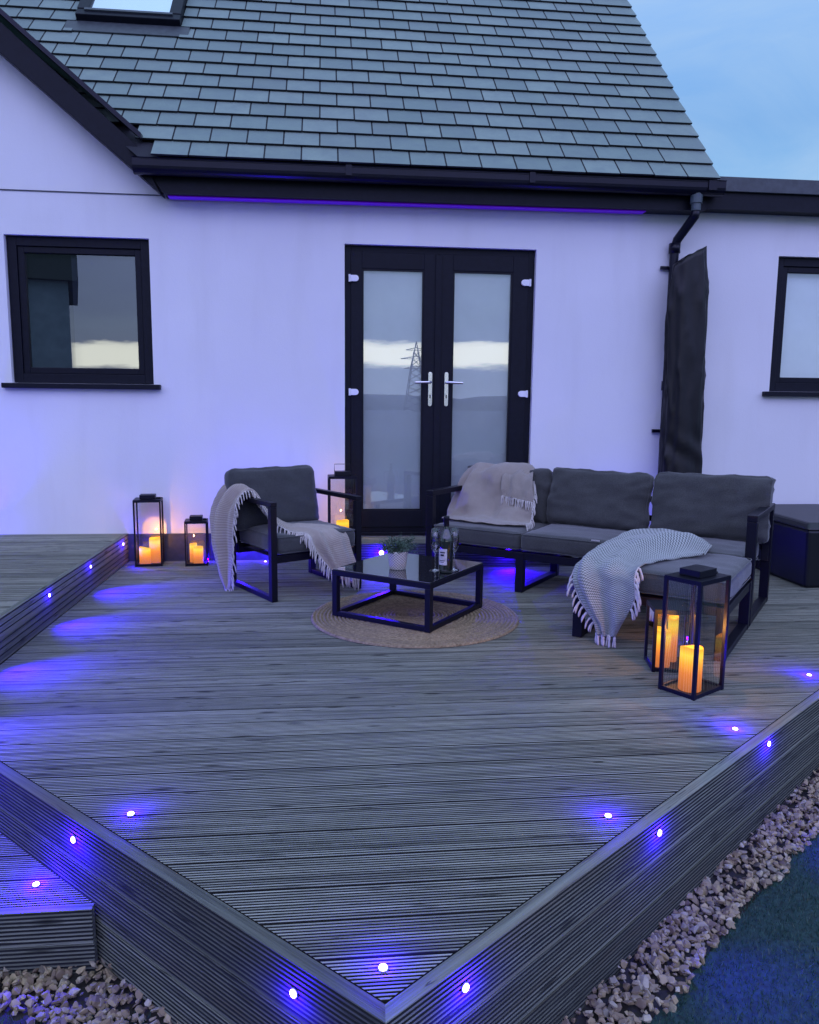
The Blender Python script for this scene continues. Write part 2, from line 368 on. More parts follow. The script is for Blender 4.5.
deck = thing('deck', 'large grey weathered timber deck with a pointed front corner and blue lights', 'deck'); deck['kind'] = 'structure'
mb = MB(); boards(mb, CY+.009, D-.002, lambda y: max(left_x(y)+.006, -1.426), lambda y: min(right_x(y)-.007, 5.6), 0.0, seed=5)
mb.build('deck_boards', 'deck_wood', deck)
# dark sheet under the boards, standing in for shade, so that gaps read dark
MB().add([(CX, CY+.02, -.03), (5.6, CY+.02+5.494*.803, -.03), (5.6, D, -.03), (-1.44, D, -.03), (-1.44, 2.87, -.03)], [(0, 1, 2, 3, 4)]).build('shade_sheet', 'dark_room', deck)
# ridged fascia boards: extruded along local x from 0 to L; outward = -y local
def fascia_board(name, parent, p0, p1, out, z1, z0, thick, cut0=0.0, cut1=0.0, pitch=.0118, mat='fascia_wood', off=0.0, trimmed=True, seed=0):
    """board between plan points p0 -> p1 (on its inner face), outward normal out, top z1, bottom z0; cut = extra length of the outer face"""
    L = (p1-p0).length; d = (p1-p0).normalized(); rr_ = random.Random(seed)
    prof = [(0, z1)] + [(-thick, z1)]; n = int((z1-z0)/pitch)
    for k in range(n):
        a = z1-k*pitch-.003; prof += [(-thick, a), (-thick+.005, a-.0010), (-thick+.005, a-.0052), (-thick, a-.0065)]
    prof += [(-thick, z0), (0, z0)]
    vs = []
    for (yy, zz_) in prof:
        f = -yy/thick; vs += [(-cut0*f, yy, zz_), (L+cut1*f, yy, zz_)]
    m_ = len(prof); mb = MB().add(vs, [(2*k, 2*k+1, 2*k+3, 2*k+2) for k in range(m_-1)] + [(2*m_-2, 2*m_-1, 1, 0)] + [tuple(range(0, 2*m_, 2)), tuple(range(1, 2*m_, 2))[::-1]])
    o = mb.build(name, mat, parent); o.data.materials.append(MATS['painted_shade'])  # groove faces get a dark colour in place of shade
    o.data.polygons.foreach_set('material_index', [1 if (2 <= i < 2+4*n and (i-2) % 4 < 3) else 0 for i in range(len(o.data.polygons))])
    mt = Matrix.Identity(4); yax = -out
    mt.col[0][:3] = d; mt.col[1][:3] = yax; mt.col[2][:3] = (0, 0, 1); mt.col[3][:3] = p0+Vector((0, 0, off)); o.matrix_world = mt
    return o
q = isect(cin, dl, Vector((-1.43, 0, 0)), Vector((0, 1, 0))); lenL = (q-cin).length; endR = cin+dr*7.2
cutc_l = (cout-(cin+nl*TW)).dot(-dl); cutc_r = (cout-(cin+nr*TW)).dot(-dr)
FH = .1235
for k in range(3):
    z1 = -k*(FH+.006)
    # left run: keep local frame right-handed by running from far end to the corner
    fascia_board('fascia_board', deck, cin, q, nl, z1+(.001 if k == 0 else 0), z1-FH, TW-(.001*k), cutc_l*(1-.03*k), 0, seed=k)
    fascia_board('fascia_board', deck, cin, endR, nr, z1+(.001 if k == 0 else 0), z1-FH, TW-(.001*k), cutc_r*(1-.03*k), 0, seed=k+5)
# upper deck on the left
ud = thing('upper_deck', 'raised grey timber deck along the left side, one board step higher', 'deck'); ud['kind'] = 'structure'
UX, UZ = -1.43, .2
mb = MB(); boards(mb, 2.55, D-.002, lambda y: -6.0, lambda y: UX-.030, 0, seed=11); mb.build('deck_boards', 'deck_wood', ud, loc=(0, 0, UZ))
MB().quad((-6, 2.5, UZ-.03), (UX-.02, 2.5, UZ-.03), (UX-.02, D, UZ-.03), (-6, D, UZ-.03)).build('shade_sheet', 'dark_room', ud)  # dark sheet below the boards, shade put in as colour
for k, (za, zb) in enumerate(((UZ+.001, UZ-.096), (UZ-.099, .003))):
    fascia_board('fascia_board', ud, Vector((UX-.028, D-.004, 0)), Vector((UX-.028, 2.5, 0)), Vector((1, 0, 0)), za, zb, .030-.001*k, pitch=.03, seed=k)
fascia_board('fascia_board', ud, Vector((-6, 2.52, 0)), Vector((UX-.03, 2.52, 0)), Vector((0, -1, 0)), UZ, -.39, .028)
# door step against the wall
st = thing('door_step', 'low timber step in front of the black french doors', 'step', (0, 0, 0))
mb = MB(); boards(mb, 5.385, D-.062, lambda y: -.02, lambda y: 1.72, 0, seed=21); mb.build('step_boards', 'deck_wood', st, loc=(0, 0, .175))
fascia_board('riser', st, Vector((-.02, 5.38, 0)), Vector((1.72, 5.38, 0)), Vector((0, -1, 0)), .176, .004, .022, pitch=.012)
box('side_panel', 'fascia_wood', st, -.045, -.022, 5.36, D-.02, .003, .174); box('side_panel', 'fascia_wood', st, 1.722, 1.745, 5.36, D-.02, .003, .174)
# lower step at the left
ls = thing('lower_step', 'low grey timber step box beside the left fascia, just above the gravel', 'step')
mb = MB(); boards(mb, 2.036, 3.3, lambda y: -3.2, lambda y: max(-1.42, min(-.61, cout.x+(y-cout.y)*dl.x/dl.y)-.004), 0, seed=31); mb.build('step_boards', 'deck_wood', ls, loc=(0, 0, -.207))
MB().quad((-3.2, 2.04, -.235), (-.66, 2.04, -.235), (-1.5, 2.9, -.235), (-3.2, 3.3, -.235)).build('shade_sheet', 'dark_room', ls)  # flat dark sheet painting the shade beneath the step boards
xr0 = cout.x+(2.03-cout.y)*dl.x/dl.y-.004
fascia_board('riser', ls, Vector((-3.2, 2.034, 0)), Vector((xr0-.002, 2.034, 0)), Vector((0, -1, 0)), -.206, -.306, .026, pitch=.0118)
fascia_board('riser', ls, Vector((-3.2, 2.034, 0)), Vector((xr0, 2.034, 0)), Vector((0, -1, 0)), -.309, -.402, .025, pitch=.0118)

# ------------------------------------------------------------------ gravel and turf
def gz(x, y):  # ground rises a little to the right
    s = max(0.0, min(1.0, (x-.4)/1.8)); return -.385+.075*s
nrm = np.random.RandomState(3)
def in_gravel(x, y):
    p = Vector((x, y, 0))-cout
    a = p.dot(nr); b_ = p.dot(nl)
    if p.dot(dr) > -.1 and a > -.005 and a < .150 + .012*math.sin(9*x)+.008*math.sin(23*x) and x < 3.4 and x > .1: return True
    if x <= .25 and b_ > -.01 and y < 2.03 and y > 1.86+.06*(-(x)-.6) and x > -2.2 and x < .0: return True
    if b_ > -.01 and x <= .25 and x > -.75 and y < 2.0 and y > 1.25 and b_ < .25: return True
    return False
protos = []
for k in range(14):
    bm = bmesh.new(); sc = Vector((nrm.uniform(.8, 1.5), nrm.uniform(.7, 1.05), nrm.uniform(.4, .75)))
    for i in range(13):
        v = Vector(nrm.normal(size=3)).normalized(); bm.verts.new((v.x*sc.x, v.y*sc.y, v.z*sc.z))
    bmesh.ops.convex_hull(bm, input=bm.verts); bmesh.ops.delete(bm, geom=[v for v in bm.verts if not v.link_faces], context='VERTS')
    bm.verts.ensure_lookup_table(); bm.verts.index_update()
    protos.append((np.array([v.co[:] for v in bm.verts]), [[v.index for v in f.verts] for f in bm.faces])); bm.free()
V_, F_ = [], []; off = 0; cnt = 0
while cnt < 4800:
    x = nrm.uniform(-2.2, 3.4); y = nrm.uniform(1.0, 4.2)
    if not in_gravel(x, y): continue
    vs, fs = protos[nrm.randint(14)]
    s = nrm.uniform(.0060, .0150)*(1.25 if nrm.rand() < .12 else 1); e = Matrix.Rotation(nrm.uniform(0, 6.28), 3, 'Z') @ Matrix.Rotation(nrm.normal()*.5, 3, 'X') @ Matrix.Rotation(nrm.normal()*.5, 3, 'Y')
    vv = vs*s @ np.array(e).T + np.array([x, y, gz(x, y)+nrm.uniform(-.002, .016)])
    V_.append(vv); F_ += [[i+off for i in f] for f in fs]; off += len(vv); cnt += 1
me = bpy.data.meshes.new('gravel'); me.from_pydata(np.concatenate(V_).tolist(), [], F_); me.update()
go = bpy.data.objects.new('gravel', me); C.objects.link(go); me.materials.append(MATS['gravel'])
tag(go, 'pale broken stone gravel strip along the deck edge', 'gravel', kind='stuff')
# earth sheet under gravel and lawn, gently rising to the right
N = 40; vs = []; fs = []
for i in range(N+1):
    for j in range(N+1):
        x = -4+12*i/N; y = -3+9*j/N; edge_ = min(i, j, N-i, N-j)/N
        vs.append((x, y, (gz(x, y)-.008) if edge_ > 0 else GZ-.02))
for i in range(N):
    for j in range(N): fs.append((i*(N+1)+j, (i+1)*(N+1)+j, (i+1)*(N+1)+j+1, i*(N+1)+j+1))
MB().add(vs, fs).build('earth', 'gravel_bed')['kind'] = 'structure'
# artificial grass blades
tx = []; P = []
while len(P) < 90000:
    xs = nrm.uniform(.2, 3.4, 4000); ys = nrm.uniform(.6, 3.8, 4000)
    a = (xs-cout.x)*nr.x+(ys-cout.y)*nr.y; s_ = (xs-cout.x)*dr.x+(ys-cout.y)*dr.y
    lim = .142+.012*np.sin(9*xs)+.006*np.sin(23*xs)+nrm.uniform(-.012, .006, 4000)
    ok = (a > lim) & (a < 1.5)
    P += list(zip(xs[ok], ys[ok]))
P = P[:90000]
for x, y in zip(nrm.uniform(-1.6, -.45, 9000), nrm.uniform(1.55, 1.93, 9000)):
    if y < 1.845+.05*(-x-.6)+.01*math.sin(20*x): P.append((x, y))
P = np.array(P); n = len(P); ang = nrm.uniform(0, 6.28, n); h = nrm.uniform(.010, .020, n); wd = nrm.uniform(.0008, .0016, n)
zg_ = np.array([gz(x, y) for x, y in P])-.006
lean = nrm.normal(size=(n, 2))*.006
A_ = np.stack([P[:, 0]-np.cos(ang)*wd, P[:, 1]-np.sin(ang)*wd, zg_], 1); B_ = np.stack([P[:, 0]+np.cos(ang)*wd, P[:, 1]+np.sin(ang)*wd, zg_], 1)
T_ = np.stack([P[:, 0]+lean[:, 0], P[:, 1]+lean[:, 1], zg_+h], 1)
co = np.stack([A_, B_, T_], 1).reshape(-1, 3)
me = bpy.data.meshes.new('turf'); me.vertices.add(3*n); me.vertices.foreach_set('co', co.ravel()); me.loops.add(3*n); me.loops.foreach_set('vertex_index', np.arange(3*n, dtype=np.int32))
me.polygons.add(n); me.polygons.foreach_set('loop_start', np.arange(0, 3*n, 3, dtype=np.int32)); me.update(calc_edges=True)
to = bpy.data.objects.new('turf', me); C.objects.link(to); me.materials.append(MATS['turf']); tag(to, 'dark green short turf beside the gravel strip', 'grass', kind='stuff')
# turf backing sheet
MB().add([(v.x, v.y, gz(v.x, v.y)-.004) for v in [cout+dr*s+nr*a for s in np.linspace(-.6, 5.5, 24) for a in (.145, 1.0, 2.5)]],
         [(3*i+j, 3*i+3+j, 3*i+4+j, 3*i+1+j) for i in range(23) for j in range(2)]).build('turf_backing', 'lawn')['kind'] = 'structure'

# ================================================================== HOUSE
house = thing('house', 'white rendered house with grey slate roof and black windows and doors', 'house', (0, D, 0))
HX = Matrix.Translation((0, -D, 0))
def H(o): o.location.y -= D; return o    # children given in world coordinates
opens = [(-2.169, -1.215, 1.264, 2.255), (.127, 1.514, .176, 2.262), (3.369, 4.55, 1.269, 2.271)]
xs = sorted({-6.5, 9.0, *[o_[0] for o_ in opens], *[o_[1] for o_ in opens]}); zs = sorted({-.40, 2.62, *[o_[2] for o_ in opens], *[o_[3] for o_ in opens]})
mb = MB()
for i in range(len(xs)-1):
    for j in range(len(zs)-1):
        cx_, cz_ = (xs[i]+xs[i+1])/2, (zs[j]+zs[j+1])/2
        if any(o_[0] < cx_ < o_[1] and o_[2] < cz_ < o_[3] for o_ in opens): continue
        mb.quad((xs[i], D, zs[j]), (xs[i+1], D, zs[j]), (xs[i+1], D, zs[j+1]), (xs[i], D, zs[j+1]))
for (x0, x1, z0, z1) in opens:
    e = D+.12
    mb.quad((x0, D, z0), (x0, e, z0), (x0, e, z1), (x0, D, z1)); mb.quad((x1, D, z0), (x1, e, z0), (x1, e, z1), (x1, D, z1))
    mb.quad((x0, D, z1), (x0, e, z1), (x1, e, z1), (x1, D, z1)); mb.quad((x0, D, z0), (x0, e, z0), (x1, e, z0), (x1, D, z0))
bmw = mb.build('wall', 'render', house); H(bmw)
# gable wall (triangle over the left part), rake from (-1.09,2.53) rising to the left at about 40 degrees
SL = math.tan(R(40.3)); RX, RZ = -1.10, 2.52
apex = -4.2; az = RZ+(RX-apex)*SL
gw = MB().add([(apex-(apex-(-6.5)), D-.004, 2.545), (RX+.02, D-.004, 2.545), (apex, D-.004, az), (-6.5, D-.004, az-(6.5+apex)*SL)], [(0, 1, 2, 3)]).build('gable_wall', 'render', house); H(gw)
H(box('render_joint', 'plinth_paint', house, -6.5, -1.115, D-.0065, D-.003, 2.538, 2.543))
H(box('plinth', 'plinth_paint', house, -1.43, -.05, D-.02, D+.01, -.02, .198)); H(box('plinth', 'plinth_paint', house, 1.75, 9.0, D-.02, D+.01, -.02, .198))
# slates as real overlapping tiles, on a plane through (y=5.45, z=2.707) at 46.6 degrees
TH = R(46.62); ey, ez = 5.46, 2.712
def roofp(x, s, h=0.0): return (x, ey+s*math.cos(TH)-h*math.sin(TH), ez+s*math.sin(TH)+h*math.cos(TH))
def rake_z(x): return RZ+(RX-max(x, apex))*SL+.16
midx = []; mb = MB(); SW, EXP = .2415, .180; rr_ = random.Random(4); XR = 2.735
for row in range(24):
    s0 = row*EXP; xoff = (row % 2)*SW/2
    x = XR; first = True
    while x > -6.6:
        wdt = SW if not (first and row % 2) else SW*1.5
        if x-wdt < -6.9: break
        x0 = x-wdt+.0052; x1 = x-.0052; first = False
        if rake_z(x0) > roofp(0, s0+EXP)[2]+.02: x -= wdt; continue
        over = s0+EXP+.03 > 1.80 and s0 < 3.09
        for (xa, xb) in (((x0, min(x1, -1.905)), (max(x0, -1.115), x1)) if over else ((x0, x1),)):
            if xb-xa < .006: continue
            t = .0115; j = rr_.uniform(-.0025, .0025); hh = rr_.uniform(0, .0016); c0 = rr_.uniform(-.002, .002)
            sa, sb = s0+j, s0+EXP+.06; lo = .013+hh
            mb.hexa([roofp(xa, sa, lo-.001), roofp(xb, sa+c0, lo-.001), roofp(xb, sb, -.004), roofp(xa, sb, -.004),
                     roofp(xa, sa, lo+t-.001), roofp(xb, sa+c0, lo+t-.001), roofp(xb, sb, .0025), roofp(xa, sb, .0025)]); midx += [0, 0, 1, 1, 0, 1]  # lower and side tile edges painted dark as shade
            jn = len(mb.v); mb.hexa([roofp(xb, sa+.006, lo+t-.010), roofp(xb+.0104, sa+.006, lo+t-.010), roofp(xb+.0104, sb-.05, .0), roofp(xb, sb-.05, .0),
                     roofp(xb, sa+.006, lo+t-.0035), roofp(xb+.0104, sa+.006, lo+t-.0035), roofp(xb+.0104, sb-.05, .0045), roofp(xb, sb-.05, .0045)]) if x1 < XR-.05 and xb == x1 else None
            if len(mb.v) > jn: midx += [1]*6  # dark strips between slates paint the joint shade
        x -= wdt
roof = mb.build('roof', 'slate', house); H(roof); roof.data.materials.append(MATS['painted_shade']); roof.data.polygons.foreach_set('material_index', midx)
mb = MB(); _pl = [(XR-.004, 0), (XR-.004, 4.32), (-6.8, 4.32), (-6.8, 2.6), (apex, (rake_z(apex)-ez)/math.sin(TH)+.25), (RX-.10, 0)]
mb.add([roofp(a_, s_, -.012) for a_, s_ in _pl], [tuple(range(6))])
mb.add([roofp(XR-.004, .02, -.012), roofp(XR-.004, 4.32, -.012), (XR-.004, 8.5, 2.6), (XR-.004, D, 2.6)], [(0, 1, 2, 3)])
e2 = roofp(0, 4.32); mb.quad((-6.8, e2[1], e2[2]), (XR, e2[1], e2[2]), (XR, e2[1]+3.0, 2.6), (-6.8, e2[1]+3.0, 2.6))
H(mb.build('roof_deck', 'dark_room', roof)).location.y = 0
# cross gable roof at left: right-hand slope sheet + bargeboard
mb = MB(); ov = .20
def rake(x, up=0.0): return RZ+(RX-x)*SL+up
bx1 = -.99
mb = MB()
ya, yb = D-.165, D-.145
L_ = 3.2
for (u0, u1, yy0, yy1) in ((.0, .225, D-.17, D-.145),):
    p = [(RX+.0, yy0, RZ-.002), (apex, yy0, rake(apex)), (apex, yy0, rake(apex, .245)), (RX-.13+.0, yy0, RZ+.29-.005)]
    pb = [(a, yy1, c_) for a, b_, c_ in p]
    mb.add(p+pb, [(0, 1, 2, 3), (7, 6, 5, 4), (0, 4, 5, 1), (1, 5, 6, 2), (2, 6, 7, 3), (3, 7, 4, 0)])
    p = [(2*apex-a, b_, c_) for a, b_, c_ in p]; pb = [(2*apex-a, b_, c_) for a, b_, c_ in pb]
    mb.add(p+pb, [(3, 2, 1, 0), (4, 5, 6, 7), (1, 5, 4, 0), (2, 6, 5, 1), (3, 7, 6, 2), (0, 4, 7, 3)])
H(mb.build('bargeboard', 'anthracite', house, bevel=.004))
# verge trim line on top of bargeboard
mb = MB(); mb.hexa([(RX-.10, D-.20, rake(RX-.10, .238)), (RX-.10, D-.12, rake(RX-.10, .238)), (apex, D-.12, rake(apex, .238)), (apex, D-.20, rake(apex, .238)),
                    (RX-.10, D-.20, rake(RX-.10, .275)), (RX-.10, D-.12, rake(RX-.10, .275)), (apex, D-.12, rake(apex, .275)), (apex, D-.20, rake(apex, .275))])
H(mb.build('verge_trim', 'gutter_plastic', house))
# soffit under the bargeboard
mb = MB(); mb.hexa([(RX, D-.16, RZ), (RX, D+.0, RZ), (apex, D, rake(apex)), (apex, D-.16, rake(apex)), (RX, D-.16, RZ+.012), (RX, D, RZ+.012), (apex, D, rake(apex, .012)), (apex, D-.16, rake(apex, .012))])
H(mb.build('gable_soffit', 'anthracite', house))
mb = MB(); mb.quad((-1.3, D-.15, rake(-1.3, .26)), (apex, D-.15, rake(apex, .26)), (apex, D+3.5, rake(apex, .26)), (-1.3, D+.05, rake(-1.3, .26)))
mb.quad((apex, D-.15, rake(apex, .26)), (2*apex+1.3, D-.15, rake(-1.3, .26)), (2*apex+1.3, D+3.5, rake(-1.3, .26)), (apex, D+3.5, rake(apex, .26)))
H(mb.build('gable_roof', 'slate', house))
# eave: fascia, soffit with led strip, gutter
FY = D-.15
H(MB().add([(RX+.02, FY, 2.519), (2.70, FY, 2.537), (2.70, FY, 2.70), (-1.20, FY, 2.70), (RX+.02, FY+.02, 2.519), (2.70, FY+.02, 2.537), (2.70, FY+.02, 2.70), (-1.20, FY+.02, 2.70)],
   [(0, 1, 2, 3), (7, 6, 5, 4), (0, 4, 5, 1), (1, 5, 6, 2), (2, 6, 7, 3), (3, 7, 4, 0)]).build('eave_fascia', 'anthracite', house))
H(MB().hexa([(-1.08, FY+.018, 2.521), (2.69, FY+.018, 2.539), (2.72, D, 2.539), (-1.08, D, 2.521), (-1.08, FY+.018, 2.531), (2.69, FY+.018, 2.549), (2.72, D, 2.549), (-1.08, D, 2.531)]).build('soffit', 'anthracite', house))
H(MB().hexa([(-1.06, FY+.05, 2.513), (2.28, FY+.05, 2.529), (2.28, FY+.13, 2.529), (-1.06, FY+.13, 2.513), (-1.06, FY+.05, 2.5195), (2.28, FY+.05, 2.5355), (2.28, FY+.13, 2.5355), (-1.06, FY+.13, 2.5195)]).build('light_strip', 'led_strip', house))
mb = MB(); n = 10; gx0, gx1 = -1.25, 2.79
for sgn in (1,):
    pr = [(FY-.002, 2.712), (FY-.002, 2.66)] + [(FY-.055-.053*math.cos(a_), 2.662-.045*math.sin(a_)) for a_ in np.linspace(math.pi, 0, n)][1:-1] + [(FY-.108, 2.664), (FY-.108, 2.708), (FY-.113, 2.714), (FY-.105, 2.716), (FY-.102, 2.705), (FY-.102, 2.668)]
    vs = []
    for y_, z_ in pr: vs += [(gx0, y_, z_), (gx1, y_, z_+.004)]
    mb.add(vs, [(2*k, 2*k+1, 2*k+3, 2*k+2) for k in range(len(pr)-1)])
    mb.add([(gx1, y_, z_+.004) for y_, z_ in pr[:-3]], [tuple(range(len(pr)-3))]); mb.add([(gx0, y_, z_) for y_, z_ in pr[:-3]], [tuple(range(len(pr)-3))])
gut = H(mb.build('gutter', 'gutter_plastic', house, smooth=False))
for gx, gw_, gd in ((.15, .02, .112), (1.4, .02, .112), (2.69, .03, .1)): MB().box(gx-gw_, gx+gw_, FY-.1170, FY-gd, 2.650, 2.720).build('gutter_union', 'gutter_plastic', gut)
# downpipe with swan neck
mb = MB(); mb.tube([(2.60, FY-.06, 2.66), (2.60, FY-.06, 2.52)], .034, 14); mb.tube([(2.60, FY-.06, 2.625), (2.60, FY-.06, 2.57)], .042, 14)
H(mb.build('gutter_outlet', 'pipe_grey', house, smooth=False))
mb = MB(); mb.tube([(2.60, FY-.06, 2.53), (2.60, FY-.055, 2.49), (2.545, D-.055, 2.35), (2.53, D-.05, 2.29), (2.53, D-.05, .19)], .033, 16)
for z_ in (2.29, 1.3): mb.tube([(2.53, D-.05, z_+.035), (2.53, D-.05, z_-.035)], .041, 16)
dp = H(mb.build('downpipe', 'gutter_plastic', house, smooth=True))
mb = MB(); mb.box(2.445, 2.60, D-.028, D-.012, 2.145, 2.168); mb.build('pipe_bracket', 'gutter_plastic', dp); MB().box(2.445, 2.60, D-.028, D-.012, .95, .975).build('pipe_bracket', 'gutter_plastic', dp)
# flat roofed extension at the right: coping + fascia
H(box('flat_roof_coping', 'coping_grey', house, 2.70, 9.0, 5.58, 5.60, 2.677, 2.778, .004)); H(box('flat_roof_fascia', 'anthracite', house, 2.70, 9.0, 5.605, 5.625, 2.56, 2.69))
H(box('flat_roof', 'coping_grey', house, 2.745, 9.0, 5.602, 9.0, 2.70, 2.76)); H(box('flat_roof_soffit', 'anthracite', house, 2.70, 9.0, 5.626, D-.001, 2.562, 2.572))
# windows
def window(x0, x1, z0, z1, blind, split=None):
    y0 = D+.035
    f = H(ring_frame(x0+.004, x1-.004, z0+.004, z1-.004, .062, y0, y0+.07).build('window', 'anthracite', house, bevel=.003))
    ring_frame(x0+.067, x1-.067, z0+.067, z1-.067, .042, y0+.012, y0+.06).build('sash', 'anthracite', f, bevel=.003)
    MB().quad((x0+.105, y0+.035, z0+.105), (x1-.105, y0+.035, z0+.105), (x1-.105, y0+.035, z1-.105), (x0+.105, y0+.035, z1-.105)).build('pane', 'window_glass', f)
    MB().box(x0-.055, x1+.05, D-.05, y0+.02, z0-.036, z0-.0015).build('sill', 'anthracite', f, bevel=.004)
    MB().box(x0, x1, y0+.071, D+1.0, z0-.1, z1+.1).build('room', 'dark_room', f)
    if blind:
        a, b_ = blind[1], blind[2]; MB().box(a, b_, y0+.062, y0+.066, z0+.05, z1-.05).build('blind', blind[0], f)
    return f
window(-2.169, -1.215, 1.264, 2.255, ('blind_grey', -1.765, -1.25)); window(3.369, 4.55, 1.269, 2.271, ('blind_pale', 3.4, 4.5))
# french doors
fx0, fx1, fz0, fz1 = .127, 1.514, .178, 2.262; y0 = D+.04
df = H(ring_frame(fx0+.003, fx1-.003, fz0, fz1-.003, .045, y0, y0+.07, wb=.05, wt=.045).build('french_doors', 'anthracite', house, bevel=.003))
for (a, b_, ga, gb) in ((.172, .8025, .252, .700), (.8075, 1.468, .911, 1.352)):
    m_ = MB(); ya_, yb_ = y0-.012, y0+.05
    m_.box(a, ga, ya_, yb_, .232, 2.214); m_.box(gb, b_, ya_, yb_, .232, 2.214); m_.box(ga, gb, ya_, yb_, .232, .355); m_.box(ga, gb, ya_, yb_, 2.102, 2.214)
    m_.build('door_leaf', 'anthracite', df, bevel=.003)
    ring_frame(ga, gb, .355, 2.102, .012, ya_+.006, ya_+.02).build('glazing_bead', 'frame_metal', df)
    MB().quad((ga, ya_+.022, .355), (gb, ya_+.022, .355), (gb, ya_+.022, 2.102), (ga, ya_+.022, 2.102)).build('door_pane', 'window_glass', df)
    MB().box(ga-.01, gb+.01, ya_+.04, ya_+.044, .34, 2.11).build('door_blind', 'blind_pale', df)
box('door_astragal', 'anthracite', df, .782, .828, y0-.022, y0-.0125, .235, 2.21, .003)
box('threshold', 'anthracite', df, fx0, fx1, D-.03, y0-.014, .1785, .2, .003)
for hx, sg in ((.183, 1), (1.457, -1)):
    for hz in (2.03, 1.228):
        m_ = MB(); pts = [(0, -.022), (0, .022), (.035, .022)] + [(.035+.022*math.cos(t), .022*math.sin(t)) for t in np.linspace(R(75), R(-75), 8)] + [(.035, -.022)]
        P0 = [(hx+sg*(px_-.012), y0-.030, hz+pz_) for px_, pz_ in pts]; P1 = [(a_, y0-.0125, c_) for a_, b__, c_ in P0]; k_ = len(pts)
        m_.add(P0+P1, [tuple(range(k_)), tuple(range(k_, 2*k_))[::-1]] + [(i, (i+1) % k_, k_+(i+1) % k_, k_+i) for i in range(k_)])
        m_.tube([(hx-sg*.020, y0-.026, hz-.026), (hx-sg*.020, y0-.026, hz+.026)], .008, 10)
        m_.build('hinge', 'white_hinge', df, bevel=.002)
for hx, sg in ((.752, -1), (.872, 1)):
    m_ = MB(); yb_ = y0-.0125
    pts = [(.0145*math.cos(t), .105+.0145*math.sin(t)) for t in np.linspace(0, math.pi, 8)] + [(.0145*math.cos(t), -.115+.0145*math.sin(t)) for t in np.linspace(math.pi, 2*math.pi, 8)]
    P0 = [(hx+a_, yb_-.010, 1.27+b__-.01) for a_, b__ in pts]; P1 = [(a_, yb_, c_) for a_, b__, c_ in P0]; k_ = len(pts)
    m_.add(P0+P1, [tuple(range(k_)), tuple(range(k_, 2*k_))[::-1]] + [(i, (i+1) % k_, k_+(i+1) % k_, k_+i) for i in range(k_)])
    m_.tube([(hx, yb_-.01, 1.305), (hx, yb_-.045, 1.305), (hx+sg*.012, yb_-.055, 1.305), (hx+sg*.115, yb_-.055, 1.302)], .0095, 10)
    hd = m_.build('handle', 'steel', df, bevel=.001)
    MB().box(hx-.004, hx+.004, yb_-.0125, yb_-.0102, 1.19, 1.215).build('keyhole', 'frame_metal', df)
# skylight
def rbox(m_, x0, x1, s0, s1, h0, h1): m_.hexa([roofp(x0, s0, h0), roofp(x1, s0, h0), roofp(x1, s1, h0), roofp(x0, s1, h0), roofp(x0, s0, h1), roofp(x1, s0, h1), roofp(x1, s1, h1), roofp(x0, s1, h1)])
m_ = MB(); a, b_, c0, c1 = -1.90, -1.12, 1.80, 3.0
rbox(m_, a, a+.09, c0+.09, c1, -.01, .075); rbox(m_, b_-.09, b_, c0+.09, c1, -.01, .075); rbox(m_, a, b_, c0, c0+.09, -.01, .07); rbox(m_, a, b_, c1, c1+.09, -.01, .075)
sk = H(m_.build('skylight', 'anthracite', house, bevel=.006))
MB().quad(roofp(a+.09, c0+.09, .055), roofp(b_-.09, c0+.09, .055), roofp(b_-.09, c1, .055), roofp(a+.09, c1, .055)).build('pane', 'sky_mirror', sk)
m_ = MB(); rbox(m_, a+.06, b_-.06, c0+.055, c0+.085, .07, .082); m_.build('trim_bar', 'coping_grey', sk)
m_ = MB(); rbox(m_, a-.07, b_+.07, c0-.16, c0+.0, .012, .020); m_.build('flashing', 'coping_grey', sk)

# ================================================================== DECK LIGHTS (led lens + steel ring, light of its own)
def deck_light(p, nrm_, label, kind='top', power=.10, spot=0.0, spot_dir=None, group='recessed blue deck lights', r=.009, halo_h=.021, cone=110):
    n_ = Vector(nrm_).normalized(); q_ = n_.to_track_quat('Z', 'Y')
    t = thing('deck_light', label, 'light', p, 0, group); t.rotation_euler = q_.to_euler()
    MB().lathe([(r*1.3, 0.0), (r*1.3, .002), (r*1.2, .0032), (r*1.0, .0032)], 20).build('bezel', 'bezel_steel', t, smooth=False)
    MB().lathe([(r, .0028), (r*.9, .0055), (r*.5, .0075), (r*.05, .008)], 18).build('lens', 'led_lens', t, smooth=True)
    ld = bpy.data.lights.new('glow', 'POINT'); ld.energy = power*170; ld.color = LEDC; ld.shadow_soft_size = .008
    lo_ = bpy.data.objects.new('glow', ld); C.objects.link(lo_); lo_.parent = t; lo_.location = (0, 0, halo_h)
    if spot:
        sp = bpy.data.lights.new('beam', 'SPOT'); sp.energy = spot*26; sp.color = LEDC; sp.spot_size = R(cone); sp.spot_blend = 1.0; sp.shadow_soft_size = .01
        s_o = bpy.data.objects.new('beam', sp); C.objects.link(s_o)
        s_o.location = Vector(p)+n_*.02; s_o.rotation_euler = Vector(spot_dir or nrm_).to_track_quat('-Z', 'Y').to_euler()
        s_o.parent = t; s_o.matrix_parent_inverse = (Matrix.Translation(p) @ q_.to_matrix().to_4x4()).inverted()
    return t
UPV = (0, 0, 1); P_ = .016
deck_light((-.552, 2.116, .001), UPV, 'blue deck light in the boards near the left edge, front left of the rug', power=P_)
deck_light((.783, 1.990, .001), UPV, 'blue deck light in the boards right of centre near the front right edge', power=P_)
deck_light((.109, 1.452, .001), UPV, 'blue deck light in the boards at the pointed front corner', power=P_*.8)
